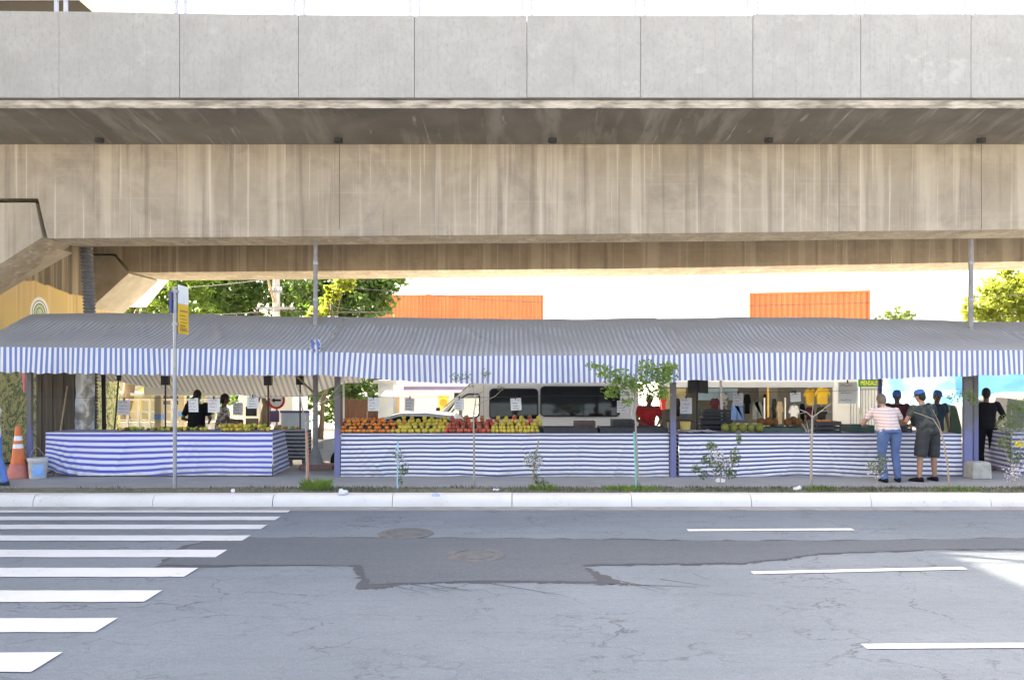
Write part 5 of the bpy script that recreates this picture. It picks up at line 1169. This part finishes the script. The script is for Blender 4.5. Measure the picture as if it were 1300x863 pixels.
g = MB(); g.lathe([(.005,.0),(.13,.0),(.13,.012),(.005,.012)], (0,0,0), 20); g.v = [(X(563,yb)+a, yb-.022-c, Z(511,yb)+b) for a, b, c in g.v]; part(ps, 'round_mark', g, M('poster_orange', (.8,.35,.05), None, 3, .6, 0), world=True)
g = MB(); g.prism([(yb-.05, Z(496,yb)), (yb-1.0, Z(502,yb-1)), (yb-1.0, Z(504,yb-1)), (yb-.05, Z(503,yb))], X(486,yb-.6), X(509,yb-.6), 'x'); part(t, 'side_awning', g, m_wallw, world=True)
g = MB(); g.box(X(503,yb-.5), X(507,yb-.5), yb-.55, yb-.45, ZB, Z(503,yb-.5)); part(t, 'awning_post', g, m_stick, world=True)
# grey shed and brown hoarding left of the booth
yb = 28.6
building('grey_shed', 'grey blue metal shed between the brown hoarding and the white booth', X(480,yb), X(499,yb), yb, yb+2.2, Z(487,yb), M('shed_blue', (.33,.37,.42), (.27,.30,.35), 2, .7, .1))
t = thing('brown_hoarding', 'dark brown board hoarding behind the orange persimmons', 'hoarding', (X(460,29), 29, ZB))
for k in range(7):
    g = MB(); a = X(430+k*7.2, 29); g.box(a, a+.20, 29+.01*(k % 2), 29.04+.01*(k % 2), ZB, Z(508,29)+.03*(k % 3)); part(t, 'board', g, M('board_brown', (.14,.075,.05), (.08,.045,.035), 3, .85, .3, sc=(4,1,.4)), world=True)
for zz in (.4, 1.0):
    g = MB(); g.box(X(430,29), X(481,29), 29.06, 29.10, zz, zz+.08); part(t, 'rail', g, m_wood, world=True)
# clothes shop: long white container shop with an open front
ys = 26.5
t = thing('clothes_shop', 'white container shop with an open front full of clothes behind the coconut counter', 'shop', (X(985,ys), ys+1.5, ZB))
xa, xb, xo = X(838,ys), X(1118,ys), X(1058,ys)
zl, zo = Z(493,ys), Z(491.5,ys)
g = MB(); g.box(xa, xb, ys+2.6, ys+2.7, ZB, 2.6); part(t, 'back_wall', g, M('shop_inside', (.24,.22,.16), (.16,.16,.16), 1.0, .9, .05), world=True)
g = MB(); g.box(xa, xb, ys, ys+2.59, 2.6, 2.72); part(t, 'roof', g, m_ww, world=True)
g = MB(); g.box(xa, xb, ys, ys+2.59, ZB, .06); part(t, 'floor', g, m_grey, world=True)
g = MB(); g.box(xa-.08, xa, ys, ys+2.7, ZB, 2.6); part(t, 'end_wall', g, m_ww, world=True)
g = MB(); g.box(xo, xb, ys, ys+.08, ZB, 2.6); part(t, 'side_panel', g, m_ww, world=True)
g = MB(); g.box(X(1040,ys+1.2), xo, ys+1.0, ys+1.06, ZB, 2.5); part(t, 'grey_partition', g, m_grey, world=True)
g = MB(); g.box(xa, xo-.002, ys-.05, ys+.08, zo, 2.6); part(t, 'fascia', g, M('fascia_grey', (.46,.49,.54), (.42,.45,.5), 2, .6, .05), world=True)
g = MB(); g.box(xa, xb, ys-.09, ys-.052, Z(484.5,ys), Z(482,ys)); part(t, 'fascia_trim', g, m_white, world=True)
for (u, w, mm) in ((976.5, 2.2, M('door_frame_yellow', (.72,.45,.10), None, 3, .6, 0)), (972, 1.4, m_white), (998.5, 1.2, m_white)):
    g = MB(); g.box(X(u-w/2,ys), X(u+w/2,ys), ys+.1, ys+.16, .06, zo if u > 975 and u < 980 else Z(505,ys)); part(t, 'door_frame', g, mm, world=True)
g = MB(); g.box(X(900,ys), X(955,ys), ys+1.7, ys+1.72, Z(510,ys), Z(494,ys)); part(t, 'pale_blue_screen', g, M('screen_blue', (.42,.60,.72), (.35,.5,.65), 2, .4, 0), world=True)
g = MB(); g.box(X(853,ys), X(884,ys), ys+1.6, ys+1.63, Z(522,ys), Z(494,ys)); part(t, 'cream_board', g, M('board_cream', (.72,.64,.38), (.62,.55,.33), 2, .8, 0), world=True)
g = MB(); g.box(X(985,ys), X(1010,ys), ys+1.8, ys+1.84, Z(520,ys), Z(493,ys)); part(t, 'grey_shutter', g, M('shutter', (.34,.32,.27), (.28,.26,.22), 2, .8, .1), world=True)
# garments on rails inside the shop
m_by = M('garment_yellow', (.75,.50,.06), (.62,.38,.05), 6, .9, .2)
def garment(u0, u1, v0, v1, y, mat, label, shape='shirt'):
    x0, x1, z0, z1 = X(u0,y), X(u1,y), Z(v1,y), Z(v0,y); cx = (x0+x1)/2
    t = thing('hanging_garment', label, 'garment', (cx, y, z0), 0, 'garments hanging in the clothes shop')
    if shape == 'shirt':
        w = (x1-x0)/2; h = z1-z0; P = [(-.62*w,0),(.62*w,0),(.66*w,.62*h),(.82*w,.50*h),(w,.60*h),(.62*w,.95*h),(.22*w,h),(0,.93*h),(-.22*w,h),(-.62*w,.95*h),(-w,.60*h),(-.82*w,.50*h),(-.66*w,.62*h)]
    else:
        w = (x1-x0)/2; h = z1-z0; P = [(-.95*w,0),(-.12*w,0),(0,.62*h),(.12*w,0),(w,0),(.72*w,h),(-.72*w,h)]
    g = MB(); g.prism(P, -.05, .05, 'y'); part(t, 'cloth', g, mat, bev=.018, smooth='auto')
    g = MB(); g.tube([(-.2*(x1-x0), 0, z1-z0), (0, 0, z1-z0+.06), (.2*(x1-x0), 0, z1-z0)], .006, 6); g.tube([(0, 0, z1-z0+.05), (0, 0, z1-z0+.15)], .005, 6); part(t, 'hanger', g, m_steel)
garment(927, 944, 511, 533, ys+.5, m_jeans2, 'bright blue jeans hanging under the grey price paper', 'legs')
garment(954, 969, 511, 532, ys+.6, M('garment_grey', (.24,.27,.27), (.18,.2,.2), 6, .9, .2), 'grey trousers hanging to the right of the bright blue jeans', 'legs')
garment(985, 994, 509, 538, ys+.3, M('garment_khaki', (.46,.37,.26), (.38,.3,.2), 6, .9, .2), 'khaki garment hanging inside the white door frame', 'shirt')
garment(1001, 1014.5, 514, 536, ys+.2, m_wshirt, 'white shirt hanging below the blank white price paper')
garment(1020, 1036, 493, 514, ys+.7, m_by, 'yellow jacket hanging highest beside the grey partition')
garment(1033, 1054, 491, 513, ys+.4, m_by, 'large bright yellow jacket touching the grey partition of the shop')
garment(901, 914, 505, 524, ys+.9, m_wine, 'dark wine shirt hanging by the slim white pole')
garment(1004, 1012, 496, 506, ys+1.2, m_char, 'small dark top hanging deep in the shop over the white shirt')
garment(838, 846, 500, 520, ys-.4, m_red, 'red shirt hanging outside the shop beside the grey post')
k_ = 0
for (u0, u1, v0, v1, dy, mm, nm) in ((856,864,505,528,1.3,m_char,'charcoal top hung nearest the cream board'),(865,874,508,530,1.1,m_jeans,'faded denim piece low on the left rail of the shop'),(944,953,500,525,1.4,m_blk,'black coat between the blue jeans and the grey trousers'),(914,925,498,520,1.5,m_patt,'patterned blouse behind the slim white pole'),(968,975,500,530,1.5,m_char,'charcoal dress beside the yellow door frame'),(1015,1022,512,536,.9,m_blk,'black skirt low beside the white shirt'),(1022,1034,516,538,.8,m_wine,'wine coloured top under the yellow jackets'),(1036,1050,516,536,.7,m_char,'charcoal jumper under the large yellow jacket'),(980,986,506,536,1.2,m_camo,'camouflage top beside the khaki garment')):
    garment(u0, u1, v0, v1, ys+dy, mm, nm)
for (u0, u1, dy, zt_, lab, mm) in ((850, 905, .5, .62, 'low dark display table in the left half of the clothes shop', m_dark), (925, 972, .35, .55, 'low grey display table below the bright blue jeans', m_grey), (1002, 1052, .3, .58, 'low dark display table below the yellow jackets', m_dark)):
    t = thing('display_table', lab, 'table', (X((u0+u1)/2, ys+dy), ys+dy+.3, .06), 0, 'display tables in the clothes shop')
    g = MB(); g.box(X(u0,ys+dy), X(u1,ys+dy), ys+dy, ys+dy+.6, zt_, zt_+.05); part(t, 'tabletop', g, mm, world=True)
    for xx in (X(u0,ys+dy)+.05, X(u1,ys+dy)-.05):
        for yy in (ys+dy+.05, ys+dy+.55): g = MB(); g.box(xx-.02, xx+.02, yy-.02, yy+.02, .06, zt_-.001); part(t, 'leg', g, m_steel, world=True)
g = MB(); yy = ys+.85; g.tube([(X(850,yy), yy, 1.86), (X(1052,yy), yy, 1.86)], .015, 6)
tq = [o for o in COL.objects if o.name == 'clothes_shop'][0]; part(tq, 'clothes_rail', g, m_steel, world=True)
# sign for monthly parking
yb = 25.6
t = thing('parking_sign', 'green sign with yellow letters half hidden by a black post', 'sign', (X(1108,yb), yb, Z(487,yb)))
g = MB(); g.box(X(1089.5,yb), X(1127.5,yb), yb, yb+.03, Z(491,yb), Z(481.5,yb)); part(t, 'board', g, M('sign_green', (.05,.16,.05), (.04,.12,.05), 3, .6, 0), world=True)
g = text_part(t, 'lettering', 'MENSALISTAS', .21, (0, -.006, Z(486.3,yb)-Z(487,yb)), (R(90), 0, 0), M('letter_yellow', (.85,.82,.08), None, 3, .6, 0), .004, .62)
for u in (1093, 1124):
    g = MB(); g.box(X(u,yb)-.03, X(u,yb)+.03, yb+.04, yb+.10, ZB, Z(481,yb)); part(t, 'leg', g, m_greypole, world=True)
pole('black_post', 'thick navy black post crossing the green parking sign', 'post', [(X(1117,20),20,-.1),(X(1117,20),20,2.6)], .055, m_navy)
# iron gate beside the shop
t = thing('iron_gate', 'pale grey barred gate beside the white shop panel, under the green sign', 'gate', (X(1100,26.2), 26.2, ZB))
g = MB()
for zz in (.1, 1.75): g.box(X(1081,26.2), X(1118,26.2), 26.2, 26.24, zz, zz+.05)
g.box(X(1081,26.2)-.03, X(1081,26.2), 26.2, 26.24, ZB, 1.9); g.box(X(1118,26.2), X(1118,26.2)+.03, 26.2, 26.24, ZB, 1.9); part(t, 'frame', g, m_grey, world=True)
for k in range(9):
    g = MB(); a = X(1084+k*3.8, 26.2); g.tube([(a, 26.22, .151), (a, 26.22, 1.749)], .012, 6); part(t, 'bar', g, m_grey, world=True)
# blue tarpaulins
def tarp(label, u0, u1, y, vt, vb, mat, seed, ue0=0):
    def f(a, b): return (X(u0+(u1-u0)*a, y)+.1*nz(b*2, a, seed), y+.12*nz(a*4, b*3, seed)+.05*math.sin(a*9+b*4), Z(vt(a)+(vb(a)-vt(a))*b, y))
    g = MB(); g.sheet(f, 40, 20); o = single('blue_tarpaulin', label, 'tarpaulin', g, mat, (X((u0+u1)/2,y), y, Z(vt(.5),y)), smooth=True, group='blue tarpaulins hung behind the far stall')
def tarpmat(name, c, tr): n = NT(name, .35, .5); n.base(M and n.mix(n.ramp(n.noise(1.3, sc=(1,1,.5), detail=5, dist=1), .35, .65), tuple(x*.75 for x in c), c)); n.bump(n.noise(3, dist=2), .5, .04); n.translucent(tr, .6); return n.mat
tarp('pale sunlit blue tarpaulin hanging behind the two customers', 1121, 1222, 23.6, lambda a: 468, lambda a: 520-6*a+3*math.sin(a*7), tarpmat('tarp_pale', (.18,.48,.75), (.30,.72,.95)), 3)
tarp('deeper blue tarpaulin stretched high beyond the far grey post', 1214, 1330, 22.6, lambda a: 462, lambda a: 502-4*a+3*math.sin(a*8), tarpmat('tarp_blue', (.10,.28,.60), (.15,.42,.80)), 8)
# parked vehicles' yard behind the tarps: low wall and stacked goods
building('low_building', 'cream low building behind the far end of the market', X(1130,31), X(1420,31), 31, 36, Z(497,31), m_wallw, [(X(1150+k*40,31), X(1172+k*40,31), .5, 1.2) for k in range(5)])
for (u0, u1, v0, v1, lab, mm) in ((1205,1222,514,545,'dark green covered stack of goods beside the far grey post', M('goods_green', (.05,.08,.05), (.03,.05,.03), 4, .8, .2)), (1278,1308,505,552,'grey pile of boxes beyond the silhouetted person', M('goods_grey', (.20,.20,.21), (.12,.12,.13), 3, .8, .2))):
    g = MB(); yq = 20.5; a, b, c, d = X(u0,yq), X(u1,yq), ZB, Z(v0,yq); g.loft([[(a,yq,c),(b,yq,c),(b,yq+.7,c),(a,yq+.7,c)], [(a+.02,yq+.02,d*.6),(b-.01,yq,d*.6),(b-.02,yq+.68,d*.6),(a+.03,yq+.7,d*.6)], [(a+.06,yq+.05,d),(b-.1,yq+.06,d*.94),(b-.08,yq+.6,d*.95),(a+.08,yq+.62,d)]])
    single('covered_goods', lab, 'goods', g, mm, ((a+b)/2, yq+.35, ZB), bev=.03)

# ------------------------------------------------------------------ left background
# small station like kiosk with a blue banded column
yk = 25.0
t = thing('kiosk_shelter', 'cream shelter with a flat roof on a column with a blue band', 'shelter', (X(200,yk), yk+1, ZB))
g = MB(); g.prism([(X(150,yk),2.55),(X(182,yk),Z(493,yk)+.05),(X(182,yk),Z(502,yk)),(X(300,yk),Z(502,yk)),(X(300,yk),Z(490,yk)),(X(186,yk),Z(490,yk)),(X(156,yk),2.66)], yk, yk+2.4, 'y'); part(t, 'roof', g, m_wallw, world=True, bev=.02)
m_cream = wallmat('cream_render', (.30,.27,.21), (.25,.22,.17)); m_dull = M('rail_dull', (.30,.30,.29), (.2,.2,.2), 3, .6, .1)
for yy in (yk+.2, yk+2.0):
    g = MB(); g.box(X(192.5,yk), X(200.5,yk), yy, yy+.2, ZB, Z(502,yk)-.002); c_ = part(t, 'column', g, m_cream, world=True)
    g = MB(); g.box(X(192.5,yk)-.006, X(200.5,yk)+.006, yy-.006, yy+.206, Z(533,yk), Z(526,yk)); part(c_, 'blue_band', g, M('band_blue', (.08,.20,.50), None, 3, .6, 0), world=True)
# fence of white rails
t = thing('rail_fence', 'white railed fence with a solid grey base beyond the blue counter', 'fence', (X(190,29), 29, ZB))
for k in range(13):
    a = X(120+k*14, 29); g = MB(); g.box(a-.03, a+.03, 28.97, 29.03, ZB, 1.35); part(t, 'fence_post', g, m_dull, world=True)
for zz, h in ((.55,.05),(.85,.05),(1.28,.07)):
    g = MB(); g.box(X(118,29), X(292,29), 29.035, 29.06, zz, zz+h); part(t, 'rail', g, m_dull, world=True)
g = MB(); g.box(X(118,29), X(292,29), 29.065, 29.2, ZB, .5); part(t, 'base_wall', g, m_grey, world=True)
yb = 40
building('office_block', 'pale office block with window bands behind the railed fence', X(90,yb), X(262,yb), yb, yb+6, 2.9, m_cream, [(X(100+k*27,yb), X(121+k*27,yb), .7, 1.35) for k in range(6)])
building('yellow_shed', 'low cream shed with yellow panels behind the drain duct', X(118,33), X(180,33), 33, 35, 1.35, M('shed_yellow', (.30,.25,.10), (.27,.25,.19), 2.5, .8, .05, contrast=.06))
# white truck with dark side windows
yt = 27.5
t = thing('white_truck', 'white box truck with two dark panes seen over the citrus fruit', 'truck', (X(300,yt), yt+1, ZB))
g = MB(); g.prism([(X(283,yt),.45),(X(283,yt),1.05),(X(300,yt),1.25),(X(309,yt),1.95),(X(330,yt),2.0),(X(330,yt),.45)], yt, yt+1.9, 'y'); part(t, 'cab', g, m_carpaint, world=True, bev=.04)
g = MB(); g.box(X(331,yt), X(372,yt), yt-.05, yt+2.0, .5, 2.5); part(t, 'box_body', g, m_ww, world=True, bev=.02)
g = MB(); g.box(X(312,yt), X(326,yt), yt-.012, yt-.002, Z(528,yt), Z(516,yt)); part(t, 'cab_window', g, m_glassdark, world=True)
g = MB(); g.box(X(312,yt), X(328,yt), yt-.012, yt-.002, Z(541,yt), Z(531,yt)); part(t, 'lower_pane', g, m_dark, world=True)
for u in (298, 360):
    for yy in (yt+.1, yt+1.8):
        g = MB(); g.wheel((X(u,yt), yy, .27), [(.01,-.1),(.3,-.11),(.36,-.07),(.36,.07),(.3,.11),(.01,.1)]); part(t, 'wheel', g, m_rubber, world=True)
# turn sign on a post with a purple plate
yg_ = 22.8
t = thing('traffic_sign', 'round red ringed turn sign over a purple plate on a thin post', 'traffic sign', (X(351,yg_), yg_, ZB))
g = MB(); g.tube([(0,.03,0),(0,.03,Z(496,yg_)-ZB)], .03, 8); part(t, 'post', g, m_greypole)
zc = Z(508,yg_)-ZB
def discs(r0, r1, y): 
    g = MB(); n = 28; vs = []
    for k in range(n): a = 2*math.pi*k/n; vs += [(r0*math.cos(a), y, zc+r0*math.sin(a)), (r1*math.cos(a), y, zc+r1*math.sin(a)), (r1*math.cos(a), y+.012, zc+r1*math.sin(a)), (r0*math.cos(a), y+.012, zc+r0*math.sin(a))]
    for k in range(n):
        j = (k+1) % n
        for e in range(4): g.f.append((4*k+e, 4*k+(e+1)%4, 4*j+(e+1)%4, 4*j+e)); g.m.append(0)
    g.v = vs; return g
part(t, 'sign_face', discs(.002, .185, -.012), m_white); part(t, 'red_ring', discs(.185, .25, -.014), M('sign_red', (.62,.04,.04), None, 3, .5, 0))
g = MB(); g.prism([(-.14,zc),(-.05,zc+.075),(-.05,zc+.028),(.13,zc+.028),(.13,zc-.028),(-.05,zc-.028),(-.05,zc-.075)], -.020, -.014, 'y'); part(t, 'arrow', g, m_black)
g = MB(); g.box(-.20, .08, -.012, .0, zc-.62, zc-.30); part(t, 'plate', g, M('plate_purple', (.16,.10,.22), None, 3, .6, 0)); 
# pale blue panels of a stall behind the black table
t = thing('blue_panel_wall', 'pale blue panel hoarding behind the small black striped table', 'hoarding', (X(372,24.5), 24.5, ZB))
for k, u in enumerate(range(357, 393, 9)):
    g = MB(); g.box(X(u,24.5), X(u+8.6,24.5), 24.5, 24.54, ZB, Z(522,24.5)); part(t, 'panel', g, M('panel_blue', (.40,.50,.62), (.34,.44,.56), 2, .7, .05), world=True)
g = MB(); g.box(X(356,24.5), X(393,24.5), 24.46, 24.498, Z(524,24.5), Z(521,24.5)); part(t, 'rail', g, m_navy, world=True)
# motorcycle-like bundle? kept out: only the white tank of a scooter shows
# concrete utility pole with crossarms and wires
yu = 31.0
t = thing('utility_pole', 'concrete utility pole with crossarms in front of the dark tree', 'utility pole', (X(351,yu), yu, ZB))
g = MB(); g.tube([(0,0,0),(0,0,9.5)], [.17,.11], 12); part(t, 'shaft', g, M('utility_concrete', (.50,.49,.47), (.40,.39,.37), 3, .9, .2), smooth='auto')
for zz, w in ((Z(393,yu)-ZB, .75), (Z(372,yu)-ZB, .25), (7.2, 1.0)):
    g = MB(); g.box(-w, w, -.18, -.10, zz, zz+.09); a_ = part(t, 'crossarm', g, m_grey)
    for q in (-.85, -.4, .4, .85):
        g = MB(); g.lathe([(.005,0),(.035,0),(.05,.05),(.03,.08),(.045,.11),(.005,.15)], (q*w, -.14, zz+.09), 8); part(a_, 'insulator', g, m_white)
for (a, b) in (((-.02,-.2,Z(385,yu)-ZB),(-.35,-.2,Z(345,yu)-ZB)),):
    g = MB(); g.tube([a, b], .05, 8); part(t, 'brace', g, m_stick)
def wire(label, pts, y, sag=.12, r=.018):
    P = []
    for (a, b) in zip(pts, pts[1:]):
        for i in range(10): q = i/10; P.append((X(a[0]+(b[0]-a[0])*q, y), y, Z(a[1]+(b[1]-a[1])*q, y)-sag*math.sin(math.pi*q)))
    P.append((X(pts[-1][0], y), y, Z(pts[-1][1], y))); g = MB(); g.tube(P, r, 5); single('power_cable', label, 'cable', g, m_dark, P[0], group='cables strung across the back street')
wire('pale cable running left from the utility pole past the yellow sign', [(40,375),(190,366),(350,353)], 30.8, .1, .022)
wire('cable running right from the utility pole across the long orange container', [(350,353),(520,371),(700,384),(960,388),(1320,372)], 30.7, .08, .014)
wire('lower cable dropping from the utility pole behind the tall grey pole', [(368,356),(400,384),(480,398)], 30.9, .05, .018)
wire('thin slanted guy wire left of the utility pole', [(344,368),(322,402)], 30.6, 0, .016)
wire('low bundle of cables just above the grey canopy near the utility pole', [(260,399),(350,394),(500,396)], 30.5, .05, .02)
